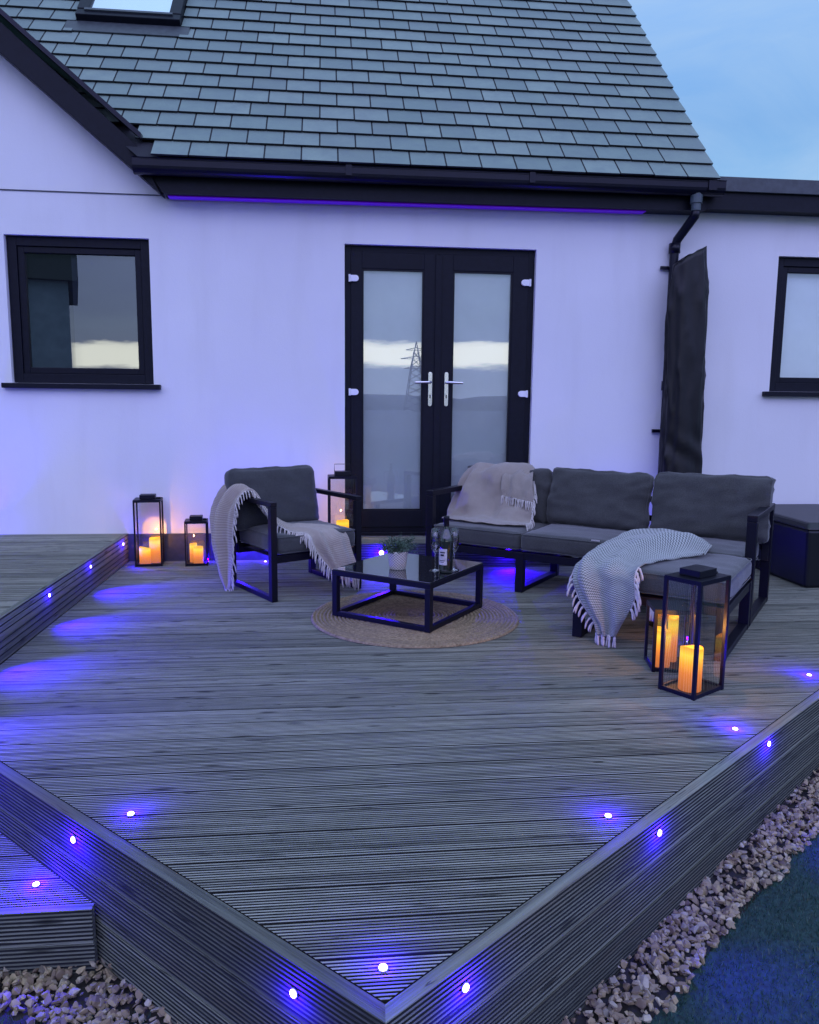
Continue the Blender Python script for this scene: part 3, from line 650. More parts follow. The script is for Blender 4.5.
deck_light((1.452, 2.529, .001), UPV, 'blue deck light in the boards just below the big candle lantern', power=P_*1.2)
deck_light((2.067, 3.044, .001), UPV, 'blue deck light in the boards at the far right edge', power=P_*1.4)
deck_light((-.822, 2.13, -.206), UPV, 'blue deck light in the top of the low left step', power=P_*1.7, spot=.0, spot_dir=(0, -.15, 1))
def on_left(s, z): p = cin+nl*(TW+.001)+dl*s; p.z = z; return tuple(p)
def on_right(s, z): p = cin+nr*(TW+.001)+dr*s; p.z = z; return tuple(p)
for s, z, lab, pw, sp in (((Vector((-.709, 2.12, 0))-cin).dot(dl)-.02, -.055, 'blue light in the left fascia board above the low step', P_*2.0, 1.0),
                      ((Vector((-.074, 1.482, 0))-cin).dot(dl), -.065, 'blue light in the left fascia board beside the front corner', P_, .12)):
    deck_light(on_left(s, z), nl, lab, power=pw, spot=sp, spot_dir=tuple(nl*1.0+Vector((0, 0, -.8))))
for (x, y), z, lab in (((.282, 1.447), -.052, 'blue light in the right fascia board beside the front corner'), ((.93, 1.96), -.041, 'blue light in the right fascia board, middle one of three'), ((1.55, 2.449), -.024, 'blue light in the right fascia board farthest from the corner')):
    deck_light(on_right((Vector((x, y, 0))-cin).dot(dr), z), nr, lab, power=P_, spot=1.0, spot_dir=tuple(nr*1.0+Vector((0, 0, -.75))), cone=75)
for y, lab in ((5.55, 'small blue light in the raised deck riser nearest the wall lantern'), (4.79, 'small blue light in the raised deck riser, middle one'), (4.08, 'small blue light in the raised deck riser nearest the left picture edge'), (3.37, 'small blue light in the raised deck riser just outside the left picture edge'), (2.68, 'small blue light in the raised deck riser at its front end')):
    deck_light((UX+.003, y, .155), (1, 0, 0), lab, power=P_*.4, spot=3.4 if y < 5.5 else 1.0, spot_dir=(1, -.25, -.70), r=.009, cone=105)
deck_light((.373, 5.357, .112), (0, -1, 0), 'bright blue light in the door step riser beside the potted plant', power=.09, spot=3.0, spot_dir=(0, -1, -.5), r=.016, halo_h=.035)
deck_light((1.27, 5.357, .112), (0, -1, 0), 'blue light in the door step riser under the sofa', power=.05, spot=5.0, spot_dir=(.1, -1, -.45), r=.01)
deck_light((-.62, D-.021, .10), (0, -1, 0), 'blue light in the plinth behind the small wall lantern', power=.03, spot=.3, spot_dir=(0, -1, .1), r=.009, halo_h=.05)
deck_light((2.2, 5.60, .002), UPV, 'blue deck light in the boards behind the corner sofa by the parasol', power=P_, spot=.6, spot_dir=(.1, .2, 1), r=.008)
# uplight on the raised deck at the left picture edge
for (x, y, z, e, lab) in ((-2.45, 5.60, .202, 2.2, 'blue deck light in the raised deck against the wall'), (-.86, 5.64, .002, .7, 'blue deck light in the boards between the two wall lanterns'), (-.45, 5.62, .002, 1.5, 'blue deck light in the boards behind the armchair')):
    deck_light((x, y, z), UPV, lab, power=P_, spot=e, spot_dir=(0, .12, 1), r=.008)

# ================================================================== LANTERNS
def point(parent, loc, e, col=(1.0, .42, .08), r=.004, name='candle_glow'):
    ld = bpy.data.lights.new(name, 'POINT'); ld.energy = e*.42; ld.color = col; ld.shadow_soft_size = r
    o = bpy.data.objects.new(name, ld); C.objects.link(o); o.parent = parent; o.location = loc; return o
def candle_mb(r, h, seed, hollow=True):
    m_ = MB(); n = 28; rings = [(r*.97, 0, 0), (r, .004, 0), (r, h*.5, 0), (r, h*.8, .3), (r*.995, h-.004, 1), (r*.96, h, 1), (r*.88, h-.004, .9), (r*.72, h-.018, .3), (.001, h-.020, 0)]
    rg = random.Random(seed); ph = rg.uniform(0, 6); am = r*.22
    vs = [(rr_*math.cos(2*math.pi*k/n), rr_*math.sin(2*math.pi*k/n), z+w_*am*(math.sin(2*math.pi*k/n+ph)*.6+.4*math.sin(4*math.pi*k/n+ph*2))) for rr_, z, w_ in rings for k in range(n)]
    fs = [(i*n+k, i*n+(k+1) % n, (i+1)*n+(k+1) % n, (i+1)*n+k) for i in range(len(rings)-1) for k in range(n)]; fs.append(tuple(range(n))[::-1])
    return m_.add(vs, fs)
def lantern(loc, rz, wx, wy, h, label, candles, glow, bar=.014, handle=True, cap=True, group='black metal candle lanterns'):
    t = thing('lantern', label, 'lantern', loc, rz, group); hx, hy = wx/2, wy/2; b2 = bar
    m_ = MB()
    for sx in (-1, 1):
        for sy in (-1, 1):
            x0, x1 = sorted((sx*hx, sx*(hx-b2))); y0_, y1_ = sorted((sy*hy, sy*(hy-b2))); m_.box(x0, x1, y0_, y1_, .0, h)
    for z0_, z1_ in ((.002, .018), (h-.014, h-.002)):
        for s_ in (-1, 1):
            y0_, y1_ = sorted((s_*(hy-.001), s_*(hy-b2+.001))); m_.box(-hx+b2, hx-b2, y0_, y1_, z0_, z1_)
            x0, x1 = sorted((s_*(hx-.001), s_*(hx-b2+.001))); m_.box(x0, x1, -hy+b2, hy-b2, z0_, z1_)
    m_.build('frame', 'frame_metal', t)
    MB().box(-hx+b2+.001, hx-b2-.001, -hy+b2+.001, hy-b2-.001, .004, .010).build('base_plate', 'frame_metal', t)
    MB().box(-hx+.001, hx-.001, -hy+.001, hy-.001, h-.0015, h+.004).build('top_plate', 'frame_metal', t)
    if cap: MB().box(-hx*.56, hx*.56, -hy*.56, hy*.56, h+.0045, h+.034).build('cap', 'frame_metal', t, bevel=.002)
    if handle:
        hw, hh = hx*.56, handle if handle is not True else .05
        MB().tube([(-hw, 0, h+.034), (-hw, 0, h+.034+hh), (hw, 0, h+.034+hh), (hw, 0, h+.034)], .0022, 8).build('handle', 'frame_metal', t)
    else:
        mm_ = MB().tube([(hx*.60, -hy*.35, h+.008), (hx*.92, -hy*.3, h+.008), (hx*.92, hy*.3, h+.008), (hx*.60, hy*.35, h+.008)], .004, 8); mm_.build('handle', 'frame_metal', t)
    g_ = MB(); i = .006
    for s_ in (-1, 1):
        g_.quad((-hx+b2, s_*(hy-i), .018), (hx-b2, s_*(hy-i), .018), (hx-b2, s_*(hy-i), h-.014), (-hx+b2, s_*(hy-i), h-.014))
        g_.quad((s_*(hx-i), -hy+b2, .018), (s_*(hx-i), hy-b2, .018), (s_*(hx-i), hy-b2, h-.014), (s_*(hx-i), -hy+b2, h-.014))
    g_.build('glass', 'lantern_glass', t)
    M_ = Matrix.Translation(loc) @ Matrix.Rotation(rz, 4, 'Z')
    for (cx_, cy_, r_, ch, lab) in candles:
        p = M_ @ Vector((cx_, cy_, .0105))
        c_ = candle_mb(r_, ch, int(ch*1000)).build('candle', 'candle_wax', None, smooth=True, loc=p, rot=(0, 0, rz+ch*9)); tag(c_, lab, 'candle', 'lit pillar candles in the lanterns')
    big_ = max(candles, key=lambda c_: c_[3]); point(t, (big_[0], big_[1], big_[3]+.055), glow)
    return t
a_ = math.atan2(2.934-2.807, 1.636-1.432); nc = Vector((1.432, 2.807, 0)); ex = Vector((math.cos(a_), math.sin(a_), 0)); ey_ = Vector((-ex.y, ex.x, 0))
WL, WS = .215, .165; ctr = nc+ex*WL/2+ey_*WS/2
lantern(tuple(ctr), a_, WL, WS, .474, 'largest black glass lantern with one tall candle at front right of the deck', [(-.030, -.012, .045, .178, 'tall glowing pillar candle in the largest front lantern')], 9.0, handle=False)
lantern((1.512, 3.215, 0), R(-12), .185, .18, .275, 'shorter black lantern tucked behind the largest one beside the sofa', [(-.040, -.03, .036, .165, 'glowing candle in the short lantern behind the largest one, front left'), (.020, .045, .022, .205, 'slim taller glowing candle at the back of the short lantern beside the sofa')], 7.0, cap=False, handle=False)
lantern((-1.255, 5.60, 0), R(6), .185, .17, .465, 'tall black lantern with two candles by the white wall, nearest the raised deck', [(-.03, -.03, .038, .115, 'lower glowing candle in the tall wall lantern'), (.035, .022, .040, .175, 'taller glowing candle in the tall wall lantern')], 3.4, bar=.011, handle=False)
lantern((-.925, 5.585, 0), R(5), .155, .145, .315, 'small black lantern on the deck between the tall wall lantern and the armchair', [(.010, -.02, .034, .120, 'glowing candle at the front of the small wall lantern'), (-.028, .032, .026, .135, 'glowing candle at the back of the small wall lantern')], 1.6, bar=.010, handle=False)
lantern((.105, 5.52, .177), R(3), .20, .17, .46, 'tall black lantern with wire handle on the door step behind the armchair', [(.0, -.01, .045, .135, 'squat glowing candle in the lantern on the door step')], 2.2, bar=.012, handle=.05)

# ================================================================== CUSHIONS
def cushion(name, mat, parent, w_, d_, h_, loc, rot=(0, 0, 0), puff=.5, p=5, n=22, wr=.004, seed=0, sag=0.0, crown=0.0, rk=.035):
    """w x d footprint, thickness h (local z); rounded with soft edges and wrinkles"""
    bm = bmesh.new(); bmesh.ops.create_cube(bm, size=2); bmesh.ops.subdivide_edges(bm, edges=bm.edges, cuts=n, use_grid_fill=True)
    so_ = Vector((seed*3.1, seed*1.7, seed*.9))
    for v in bm.verts:
        x, y, z = v.co
        L = Vector((max(-1, min(1, x))*(w_/2), y*(d_/2), z*(h_/2)))
        inner = Vector((max(-w_/2+rk, min(w_/2-rk, L.x)), max(-d_/2+rk, min(d_/2-rk, L.y)), max(-h_/2+rk*.9, min(h_/2-rk*.9, L.z))))
        dlt = L-inner
        if dlt.length > 1e-6: L = inner+dlt.normalized()*rk*min(1.0, dlt.length/rk*1.0)
        # pillow thickness falls toward the edges
        ex_ = (1-abs(x)**p)*(1-abs(y)**p); L.z *= (1-puff)+puff*ex_**.5
        L.z += crown*(1-x*x)*(1-y*y)*(1 if z > 0 else 0)
        # pull sides in slightly between the corners
        L.x *= 1-.018*puff*(1-y*y)*2; L.y *= 1-.03*puff*(1-x*x)*2
        q_ = Vector((L.x*7, L.y*7, L.z*7))+so_
        nn = noise.noise(q_)*wr + noise.noise(q_*2.7)*wr*.55
        rdg = (1-abs(noise.noise(Vector((L.x*5, L.y*13, 0))+so_)))**6*wr*.9
        v.co = L+(Vector((x*.3, y*.3, z)).normalized())*(nn+rdg*(.4+.6*abs(x)))
    me = bpy.data.meshes.new(name); bm.to_mesh(me); bm.free(); me.polygons.foreach_set('use_smooth', [True]*len(me.polygons)); me.materials.append(MATS[mat])
    o = bpy.data.objects.new(name, me); C.objects.link(o); o.parent = parent; o.location = loc; o.rotation_euler = rot
    # piping seams
    m_ = MB()
    for zz_ in ((0.0,) if puff > .25 else (h_/2*(1-puff)*.92, -h_/2*(1-puff)*.92)):
        k = 40; pts = []
        for i in range(k*4):
            side, f = divmod(i, k); f = f/k*2-1
            x, y = ((f, -1), (1, f), (-f, 1), (-1, -f))[side]
            px_ = x*w_/2*(1-.036*puff*(1-y*y)); py_ = y*d_/2*(1-.06*puff*(1-x*x))
            rc = rk*(1.0 if puff > .25 else .75); # round the corners
            ax, ay = w_/2-rc, d_/2-rc
            if abs(px_) > ax and abs(py_) > ay:
                dx_, dy_ = abs(px_)-ax, abs(py_)-ay; ln = math.hypot(dx_, dy_)
                px_ = math.copysign(ax+dx_/ln*rc, px_); py_ = math.copysign(ay+dy_/ln*rc, py_)
            pts.append((px_*.990, py_*.990, zz_))
        pts.append(pts[0]); m_.tube(pts, .0028, 6, cap=False)
    m_.build('piping', mat, o, smooth=True)
    return o

# ================================================================== SOFA (local x along its length, y to its back)
SO, SA = (.64, 5.02, 0), R(-38)
sofa = thing('corner_sofa', 'charcoal cushioned corner sofa with black metal frame and a chaise at its right end', 'sofa', SO, SA)
bw_, bt = .045, .03
def leg_loop(parent, u, v0, v1, top, name='leg', wdt=.05, t_=.045):
    """sled: front post, rear post and floor bar at lateral position u (centre)"""
    m_ = MB(); x0, x1 = u-wdt/2, u+wdt/2
    m_.box(x0, x1, v0, v0+t_, 0, top); m_.box(x0, x1, v1-t_, v1, 0, top); m_.box(x0+.002, x1-.002, v0+t_, v1-t_, .001, .03)
    return m_.build(name, 'frame_metal', parent, bevel=.0025)
LEN = 2.0
# arms: closed loops
for u in (.025, LEN-.025):
    leg_loop(sofa, u, 0, .66, .555, 'arm_frame'); box('armrest', 'frame_metal', sofa, u-.026, u+.026, -.001, .661, .556, .590, .003)
leg_loop(sofa, .67, .0, .62, .25); leg_loop(sofa, 1.30, -.695, -.04, .25); leg_loop(sofa, LEN-.025, -.695, -.03, .25); leg_loop(sofa, 1.325, .02, .62, .248)
m_ = MB()
m_.box(.052, LEN-.052, .005, .045, .205, .252); m_.box(.052, LEN-.052, .59, .63, .205, .252)
m_.box(1.305, 1.345, -.64, 0.0, .207, .250); m_.box(LEN-.045, LEN-.005, -.64, -.002, .207, .250); m_.box(1.351, LEN-.051, -.690, -.650, .207, .250)
for u in np.arange(.12, 1.95, .11): m_.box(u, u+.05, .046, .589, .225, .236)
for v in np.arange(-.60, -.05, .11): m_.box(1.346, LEN-.046, v, v+.05, .225, .236)
m_.build('seat_frame', 'frame_metal', sofa, bevel=.002)
m_ = MB()
for u in (.025, .66, 1.315, LEN-.03):
    m_.hexa([(u-.02, .60, .25), (u+.02, .60, .25), (u+.02, .63, .25), (u-.02, .63, .25), (u-.02, .655, .585), (u+.02, .655, .585), (u+.02, .685, .585), (u-.02, .685, .585)])
for z_, v in ((.56, .657), (.44, .637), (.33, .617)): m_.box(.046, LEN-.051, v+.005, v+.02, z_-.018, z_+.018)
m_.build('back_frame', 'frame_metal', sofa, bevel=.002)
SZ = .318
cushion('seat_cushion', 'upholstery', sofa, .612, .60, .115, (.362, .285, SZ), puff=.12, seed=1, wr=.004, crown=.008)
cushion('seat_cushion', 'upholstery', sofa, .622, .60, .115, (.985, .285, SZ), puff=.12, seed=2, wr=.004, crown=.008)
cushion('seat_cushion', 'upholstery', sofa, .635, .60, .115, (1.627, .285, SZ), puff=.12, seed=3, wr=.004, crown=.008)
cushion('chaise_cushion', 'upholstery', sofa, .68, .69, .115, (1.655, -.362, SZ+.002), puff=.12, seed=4, wr=.004, crown=.006)
for i, (u, w__, hh_, ry) in enumerate(((.35, .62, .36, 0), (.985, .645, .37, R(1)), (1.668, .665, .385, R(-1.5)))):
    cushion('back_cushion', 'upholstery', sofa, w__, hh_, .175, (u, .50, SZ+.055+hh_/2-.005), (R(78), ry, 0), puff=.5, p=4, seed=10+i, wr=.017)
box('care_tag', 'label_paper', sofa, 1.12, 1.17, -.003, .0, .37, .378)

# ================================================================== ARMCHAIR
AO, AA = (-.322, 4.448, 0), R(31)
chair = thing('armchair', 'black metal framed armchair with charcoal cushions left of the coffee table', 'armchair', AO, AA)
for u in (.02, .60):
    leg_loop(chair, u, 0, .60, .555, 'arm_frame', .038, .04); box('armrest', 'frame_metal', chair, u-.02, u+.02, -.001, .601, .556, .583, .003)
m_ = MB(); m_.box(.040, .580, .01, .045, .225, .268); m_.box(.040, .580, .53, .565, .205, .268)
for u in np.arange(.08, .55, .09): m_.box(u, u+.045, .046, .529, .235, .246)
m_.build('seat_frame', 'frame_metal', chair, bevel=.002)
m_ = MB()
for u in (.05, .57): m_.hexa([(u-.018, .54, .26), (u+.018, .54, .26), (u+.018, .57, .26), (u-.018, .57, .26), (u-.018, .60, .60), (u+.018, .60, .60), (u+.018, .63, .60), (u-.018, .63, .60)])
for z_, v in ((.57, .60), (.45, .582), (.35, .566)): m_.box(.069, .551, v, v+.015, z_-.018, z_+.018)
m_.build('back_frame', 'frame_metal', chair, bevel=.002)
cushion('seat_cushion', 'upholstery_dark', chair, .53, .56, .115, (.31, .265, .33), puff=.12, seed=6, crown=.008)
cushion('back_cushion', 'upholstery_dark', chair, .60, .385, .15, (.265, .485, .55), (R(77), 0, 0), puff=.35, p=6, seed=16, wr=.010, rk=.05)

# ================================================================== THROWS
def catmull(P, n):
    P = [Vector(p) for p in P]; out_ = []; m = len(P)-1
    for i in range(n):
        t = i/(n-1)*m; k = min(int(t), m-1); f = t-k
        p0 = P[k-1] if k > 0 else P[0]*2-P[1]; p1 = P[k]; p2 = P[k+1]; p3 = P[k+2] if k+2 <= m else P[m]*2-P[m-1]
        out_.append(.5*((2*p1)+(-p0+p2)*f+(2*p0-5*p1+4*p2-p3)*f*f+(-p0+3*p1-3*p2+p3)*f**3))
    return out_
def cloth(name, mat, rows, nu, nv, folds, seed, frame, amp=.006, thick=.006):
    """rows of control points (each row = across); returns object + grid of world points"""
    G = [catmull(r_, nv) for r_ in rows]
    cols = [catmull([G[i][j] for i in range(len(rows))], nu) for j in range(nv)]
    grid = [[cols[j][i] for j in range(nv)] for i in range(nu)]
    so_ = Vector((seed*2.3, seed, seed*.7)); res = []
    for i in range(nu):
        rw = []
        for j in range(nv):
            a = grid[min(i+1, nu-1)][j]-grid[max(i-1, 0)][j]; b_ = grid[i][min(j+1, nv-1)]-grid[i][max(j-1, 0)]
            nn = a.cross(b_); nn = nn.normalized() if nn.length > 1e-9 else Vector((0, 0, 1))
            u_, v_ = i/(nu-1), j/(nv-1); dsp = 0
            for (A, k, drift, ph, u0, u1) in folds:
                wgt = max(0, min(1, (u_-u0)/.12+.001))*max(0, min(1, (u1-u_)/.12+.001)) if (u0 > 0 or u1 < 1) else 1
                sv_ = math.sin(2*math.pi*(k*v_+drift*u_)+ph+1.6*noise.noise(Vector((u_*3, v_*2, ph))+so_)); dsp += A*wgt*(sv_ if sv_ < .3 else .3+(sv_-.3)*1.3)
            p = grid[i][j]; dsp += amp*noise.noise(p*11+so_)+amp*.5*noise.noise(p*27+so_)
            rw.append(p+nn*dsp)
        res.append(rw)
    M_ = Matrix.Translation(frame[0]) @ Matrix.Rotation(frame[1], 4, 'Z')
    W_ = [[M_ @ p for p in rw] for rw in res]
    me = bpy.data.meshes.new(name); me.from_pydata([p[:] for rw in W_ for p in rw], [], [(i*nv+j, i*nv+j+1, (i+1)*nv+j+1, (i+1)*nv+j) for i in range(nu-1) for j in range(nv-1)])
    uvl = me.uv_layers.new(name='UVMap')
    for poly in me.polygons:
        for li in poly.loop_indices:
            vi = me.loops[li].vertex_index; uvl.data[li].uv = ((vi//nv)/(nu-1), (vi % nv)/(nv-1))
    me.polygons.foreach_set('use_smooth', [True]*len(me.polygons)); me.materials.append(MATS[mat])
    o = bpy.data.objects.new(name, me); C.objects.link(o)
    md = o.modifiers.new('thickness', 'SOLIDIFY'); md.thickness = thick; md.offset = 0
    return o, W_
def fringe(parent, pts, outv, n, L, r, mat, seed, drop=1.0, floor=.002, knot=True, strands=1):
    """tassels along a world-space polyline"""
    rg = random.Random(seed); m_ = MB(); P = catmull(pts, n)
    for i, p in enumerate(P):
        o_ = Vector(outv(i/(n-1)) if callable(outv) else outv).normalized(); ll = L*rg.uniform(.75, 1.2)
        p = p+Vector((rg.gauss(0, .0022), rg.gauss(0, .0022), 0))
        for s_ in range(strands):
            d = (o_+Vector((rg.uniform(-.18, .18), rg.uniform(-.18, .18), rg.uniform(-.1, .1)))*(1 if strands == 1 else 1.6)); d.normalize(); pts_ = [p]; q_ = p.copy(); st_ = ll/6
            for k in range(6):
                d = (d+Vector((rg.uniform(-.12, .12), rg.uniform(-.12, .12), -.38*drop))).normalized(); q_ = q_+d*st_; q_.z = max(q_.z, floor); pts_.append(q_.copy())
            rs = [r*.8, r*(1.5 if knot else 1.05), r*.9, r*1.05, r*1.1, r*1.0, r*.45]
            m_.tube(pts_, rs, 6)
    m_.tube(P, r*.9, 6)
    return m_.build('fringe', mat, parent, smooth=True)
# --- throw over the armchair's left arm, across the seat and down its front
rowsA = [
 [(-.075, .40, .015), (-.095, .43, .01), (-.08, .47, .015)],
 [(-.07, .36, .12), (-.105, .45, .11), (-.08, .53, .12)],
 [(-.06, .33, .30), (-.115, .48, .30), (-.07, .61, .33)],
 [(-.055, .31, .46), (-.105, .48, .47), (-.06, .64, .46)],
 [(-.045, .29, .55), (-.06, .46, .575), (-.045, .61, .55)],
 [(-.005, .285, .602), (-.01, .43, .625), (-.01, .58, .615)],
 [(.045, .27, .575), (.055, .40, .595), (.07, .52, .59)],
 [(.080, .18, .47), (.11, .28, .49), (.15, .38, .50)],
 [(.13, .05, .415), (.18, .18, .405), (.25, .32, .415)],
 [(.18, .01, .402), (.25, .13, .405), (.34, .25, .405)],
 [(.215, -.01, .398), (.31, .08, .402), (.43, .16, .405)],
 [(.235, -.045, .37), (.34, -.005, .395), (.48, .05, .398)],
 [(.25, -.06, .31), (.35, -.06, .345), (.50, -.025, .36)],
 [(.30, -.070, .23), (.395, -.085, .23), (.525, -.06, .23)],
 [(.36, -.075, .16), (.44, -.095, .13), (.55, -.075, .10)],
]
ta, GA = cloth('throw_blanket', 'throw_beige', rowsA, 150, 40, [(.021, 2.4, .4, .5, 0, .5), (.009, 5.0, -.3, 1.5, 0, .6), (.009, 2.2, .5, 2.0, .45, 1), (.004, 4.0, .2, .3, .45, 1)], 3, (AO, AA), thick=.004)
tag(ta, 'pale beige fringed throw draped over the left arm and seat of the armchair', 'throw')
nu = len(GA)
ez_ = Matrix.Rotation(AA, 3, 'Z')
fringe(ta, [GA[i][0] for i in range(4, 78, 6)], lambda f: ez_ @ Vector((.1, -1, -.55)), 34, .055, .0034, 'fringe_beige', 1)
fringe(ta, [GA[i][0] for i in range(80, nu, 6)], lambda f: ez_ @ Vector((-.55, -.55, -.9)), 34, .07, .0036, 'fringe_beige', 2)
fringe(ta, [GA[nu-1][j] for j in range(0, 40, 3)], lambda f: ez_ @ Vector((0, -.1, -1)), 16, .085, .0036, 'fringe_beige', 3)
fringe(ta, [GA[0][j] for j in range(0, 40, 6)], lambda f: ez_ @ Vector((0, -.5, -.4)), 6, .03, .0034, 'fringe_beige', 4)
# --- throw over the left back cushion of the sofa
rowsB = [
 [(.10, .60, .55), (.22, .62, .53), (.36, .63, .53), (.48, .62, .53), (.60, .60, .55)],
 [(.07, .52, .700), (.20, .54, .735), (.34, .56, .745), (.47, .55, .735), (.57, .52, .705)],
 [(.035, .44, .655), (.15, .41, .705), (.32, .40, .705), (.46, .41, .69), (.575, .41, .66)],
 [(-.00, .38, .55), (.13, .35, .60), (.31, .35, .60), (.47, .35, .59), (.61, .36, .57)],
 [(-.01, .33, .46), (.12, .30, .49), (.30, .30, .50), (.47, .29, .50), (.62, .31, .48)],
 [(.02, .25, .40), (.14, .24, .415), (.31, .23, .42), (.48, .22, .42), (.63, .25, .405)],
 [(.04, .14, .395), (.16, .12, .395), (.33, .10, .396), (.50, .09, .396), (.64, .14, .397)],
]
tb, GB = cloth('throw_blanket', 'throw_brown', rowsB, 90, 80, [(.016, 1.4, 1.2, .2, .12, .85), (.010, 2.9, -1.4, 1.1, .15, .9), (.004, 6.0, 1.2, 2.6, .2, .9)], 8, (SO, SA), amp=.006, thick=.004)
tag(tb, 'soft beige brown fringed throw heaped over the left back cushion of the sofa', 'throw')
es = Matrix.Rotation(SA, 3, 'Z')
fringe(tb, [GB[i][79] for i in range(20, 90, 6)], lambda f: es @ Vector((.8, -.45, -.35)), 24, .055, .0036, 'fringe_beige', 5)
# folded-over corner with its own fringe
rowsB2 = [
 [(.36, .47, .728), (.45, .47, .725), (.55, .46, .705)],
 [(.37, .375, .675), (.47, .375, .675), (.585, .375, .655)],
 [(.385, .325, .60), (.49, .325, .60), (.61, .33, .585)],
 [(.40, .305, .555), (.51, .30, .54), (.63, .31, .52)],
]
tb2, GB2 = cloth('turned_corner', 'throw_brown', rowsB2, 30, 30, [(.008, 2.2, .4, .2, 0, 1)], 12, (SO, SA), amp=.008, thick=.004); tb2.parent = tb
fringe(tb2, [GB2[29][j] for j in range(0, 30, 4)], lambda f: es @ Vector((.12, -.5, -.9)), 20, .06, .0034, 'fringe_beige', 6)
# --- herringbone throw over the chaise corner
rowsC = [
 [(1.77, .04, .397), (1.79, -.06, .41), (1.80, -.17, .412), (1.785, -.26, .397)],
 [(1.62, .24, .397), (1.68, .06, .44), (1.72, -.13, .445), (1.715, -.34, .397)],
 [(1.45, .28, .397), (1.53, .05, .46), (1.61, -.20, .455), (1.66, -.46, .397)],
 [(1.31, .18, .395), (1.41, -.08, .450), (1.53, -.32, .44), (1.615, -.58, .397)],
 [(1.275, .0, .392), (1.36, -.25, .425), (1.48, -.46, .425), (1.60, -.665, .397)],
 [(1.262, -.25, .385), (1.32, -.42, .410), (1.45, -.60, .408), (1.60, -.725, .385)],
 [(1.250, -.50, .355), (1.29, -.62, .385), (1.42, -.725, .375), (1.595, -.745, .330)],
 [(1.262, -.69, .300), (1.31, -.750, .320), (1.44, -.760, .300), (1.60, -.750, .265)],
 [(1.310, -.742, .215), (1.37, -.770, .215), (1.46, -.770, .205), (1.575, -.752, .190)],
 [(1.375, -.750, .13), (1.425, -.770, .125), (1.48, -.770, .12), (1.54, -.752, .120)],
 [(1.420, -.750, .060), (1.45, -.765, .055), (1.48, -.765, .055), (1.515, -.750, .060)],
]
tcx, GC = cloth('throw_blanket', 'throw_green', rowsC, 120, 60, [(.017, 1.6, .6, .6, 0, .55), (.010, 3.2, -.7, 1.9, 0, 1), (.012, 1.8, .2, 2.4, .5, 1)], 21, (SO, SA), amp=.007, thick=.006)
tag(tcx, 'thick grey green herringbone throw with white tassels hanging off the chaise corner', 'throw')
fringe(tcx, [GC[i][0] for i in range(62, 116, 5)], lambda f: es @ Vector((-1, -.35, -.5)), 15, .062, .0042, 'fringe_white', 8, strands=3)
fringe(tcx, [GC[i][59] for i in range(58, 96, 5)], lambda f: es @ Vector((.8, -.4, -.7)), 8, .07, .0042, 'fringe_white', 9, strands=3)
fringe(tcx, [GC[119][j] for j in range(0, 60, 6)], lambda f: es @ Vector((0, -.1, -1)), 7, .062, .0042, 'fringe_white', 10, strands=3)

# ================================================================== RUG + TABLE
rug = thing('rug', 'round braided jute rug under the coffee table', 'rug', (.470, 4.10, 0)) 
m_ = MB(); prof = []
for k in range(28):
    r0 = .02*k; prof += [(max(r0, .0005)+.001, .006), (r0+.0055, .0118), (r0+.0105, .0130), (r0+.0155, .0118), (r0+.0195, .006)]
prof += [(.5615, .002)]
m_.lathe(prof, 96, close=False); ro = m_.build('braid', 'jute', rug, smooth=True); ro.location = (0, 0, .001)
bpy.data.objects.remove(ro) if False else None
TO, TA = (.021, 4.106, .0145), R(-37)
tbl = thing('coffee_table', 'low square black metal coffee table with a black glass top on the round rug', 'table', TO, TA)
TS = .605; th = .262-.012; bb = .032
m_ = MB()
for x in (0, TS-bb):
    for y in (0, TS-bb): MB().box(x, x+bb, y, y+bb, 0, th-.028).build('leg', 'frame_metal', tbl, bevel=.002)
m_.box(0, TS, 0, bb, th-.028, th); m_.box(0, TS, TS-bb, TS, th-.028, th); m_.box(0, bb, bb, TS-bb, th-.0275, th-.0005); m_.box(TS-bb, TS, bb, TS-bb, th-.0275, th-.0005)
m_.build('top_frame', 'frame_metal', tbl, bevel=.0015)
m_ = MB(); m_.box(bb, TS-bb, .002, bb-.002, .001, .026); m_.box(bb, TS-bb, TS-bb+.002, TS-.002, .001, .026); m_.box(.002, bb-.002, bb, TS-bb, .001, .026); m_.box(TS-bb+.002, TS-.002, bb, TS-bb, .001, .026)
m_.build('base_rail', 'frame_metal', tbl, bevel=.002)
MB().box(.004, TS-.004, .004, TS-.004, th+.0006, th+.006).build('tabletop', 'black_glass', tbl, bevel=.0015)
TT = TO[2]+th+.0062
# bottle
PB = (.617, 3.985)
bt_ = thing('bottle', 'dark wine bottle with pale label standing on the black coffee table', 'bottle', (*PB, TT), R(-20))
MB().lathe([(.001, .004), (.030, .0), (.0365, .004), (.0375, .02), (.0375, .165), (.035, .185), (.026, .208), (.0175, .225), (.0145, .245), (.0138, .280), (.0155, .282), (.0155, .292), (.0138, .293), (.012, .296), (.001, .297)], 28).build('body', 'bottle_glass', bt_, smooth=True)
MB().lathe([(.0144, .246), (.0150, .25), (.0146, .279), (.0162, .2815), (.0162, .2935), (.014, .2985), (.001, .299)], 20, close=False).build('foil', 'frame_metal', bt_, smooth=True)
m_ = MB(); k_ = 16; A0 = R(-150); A1 = R(-70); vs = []
for i in range(k_):
    a__ = A0+(A1-A0)*i/(k_-1); vs += [(.0381*math.cos(a__), .0381*math.sin(a__), .045), (.0381*math.cos(a__), .0381*math.sin(a__), .130)]
m_.add(vs, [(2*i, 2*i+2, 2*i+3, 2*i+1) for i in range(k_-1)]).build('label', 'label_paper', bt_, smooth=True)
m_ = MB()
